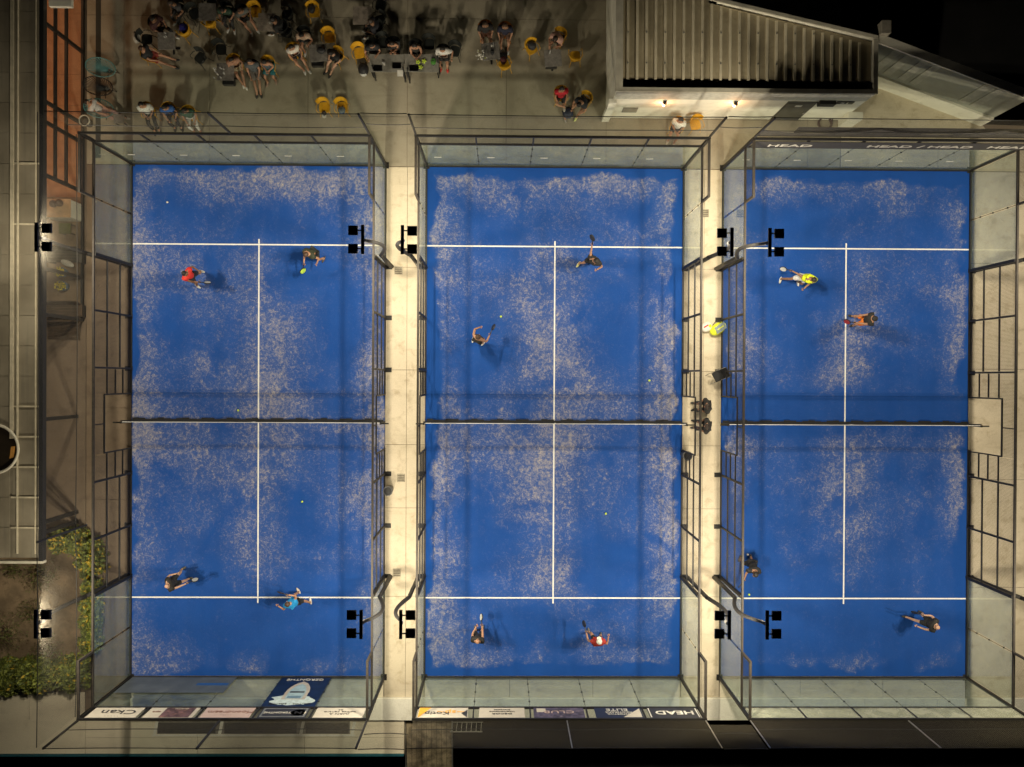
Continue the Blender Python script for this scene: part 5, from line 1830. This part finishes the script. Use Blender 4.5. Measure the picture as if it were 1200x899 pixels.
# person reclining in the teal chair
person(119, 129, .5, -20, 'person in a white top reclining in the teal round chair', mode='sit', lean=-22, top=(.5, .47, .44), bottom=(.34, .20, .17), legs='trousers', hz=.48,
       rf=(.1, .78, .12), lf=(-.1, .75, .12), skin=0, hair='black', shoes=(.4, .35, .3), rh=(.12, .28, .66), lh=(-.1, .3, .7))
# two people on stools in the right walkway
for px, py, deg, lab in ((829, 475, -172, 'person in black sitting in the right walkway, upper of the two facing the middle court'),
                         (829, 499, 176, 'person in black sitting in the right walkway, lower of the two facing the middle court')):
    q = U(px, py, .5)
    person(px, py, .5, deg, lab, mode='sit', lean=16, top=(.02, .019, .018), bottom=(.02, .02, .02), legs='trousers', sleeves=.9, skin=1, hair='dark', shoes=(.03, .03, .03), rf=(.12, .36, .09), lf=(-.12, .38, .09),
           grp='people seated in the right walkway')
    o = thing('round_stool', (q.x, q.y, 0), lab.replace('person in black sitting', 'low dark stool').replace(' facing the middle court', ''), 'stool', 'stools in the right walkway')
    MB().cyl((0, 0), .17, .39, .42, 16).build('seat', M_BLACK, o, loc='L')
    for j in range(3):
        a = j * 2.09
        MB().tube([(.1 * math.cos(a), .1 * math.sin(a), .39), (.17 * math.cos(a), .17 * math.sin(a), 0)], .012, 6).build('leg', M_STEEL, o, loc='L')

# fire all pending skins and letterings with one evaluation
for o, rs, *_ in PEND:
    lay = o.data.skin_vertices[0].data
    for i, r in enumerate(rs):
        lay[i].radius = (r, r)
        lay[i].use_root = (i == 0)
bpy.context.view_layer.update()
dg = bpy.context.evaluated_depsgraph_get()
done = []
for o, rs, mats, parent, name, extra in PEND:
    me = bpy.data.meshes.new_from_object(o.evaluated_get(dg), depsgraph=dg)
    done.append(me)
tdone = []
for t in TXT:
    tdone.append(bpy.data.meshes.new_from_object(t[0].evaluated_get(dg), depsgraph=dg))
for (o, rs, mats, parent, name, extra), me in zip(PEND, done):
    if extra is not None:
        vs = [v.co.copy() for v in me.vertices]
        fs = [tuple(p.vertices) for p in me.polygons]
        mb = MB()
        mb.add(vs, fs, 0)
        n0 = len(vs)
        mb.v += extra.v
        mb.f += [tuple(i + n0 for i in f) for f in extra.f]
        mb.mi += extra.mi
        me = mb.mesh(name, mats, True)
    else:
        me.name = name
        me.materials.clear()
        for m in mats:
            me.materials.append(m)
        me.polygons.foreach_set('use_smooth', [True] * len(me.polygons))
    n = bpy.data.objects.new(name, me)
    COL.objects.link(n)
    n.parent = parent
    old = o.data
    bpy.data.objects.remove(o)
    bpy.data.meshes.remove(old)
for (o, centre, rot, sx, m, parent, name), me in zip(TXT, tdone):
    base = WLOC[parent.name]
    me.transform(Matrix.Diagonal((sx, 1, 1, 1)))
    me.transform(rot.to_4x4())
    me.name = name
    n = bpy.data.objects.new(name, me)
    COL.objects.link(n)
    n.parent = parent
    n.location = centre - base
    old = o.data
    bpy.data.objects.remove(o)
    bpy.data.curves.remove(old)
for o in list(bpy.data.objects):
    if 'used' in o:
        del o['used']
for o in bpy.data.objects:
    if o.parent is not None:
        for kx in ('category', 'group'):
            if kx in o and o.type == 'MESH':
                del o[kx]
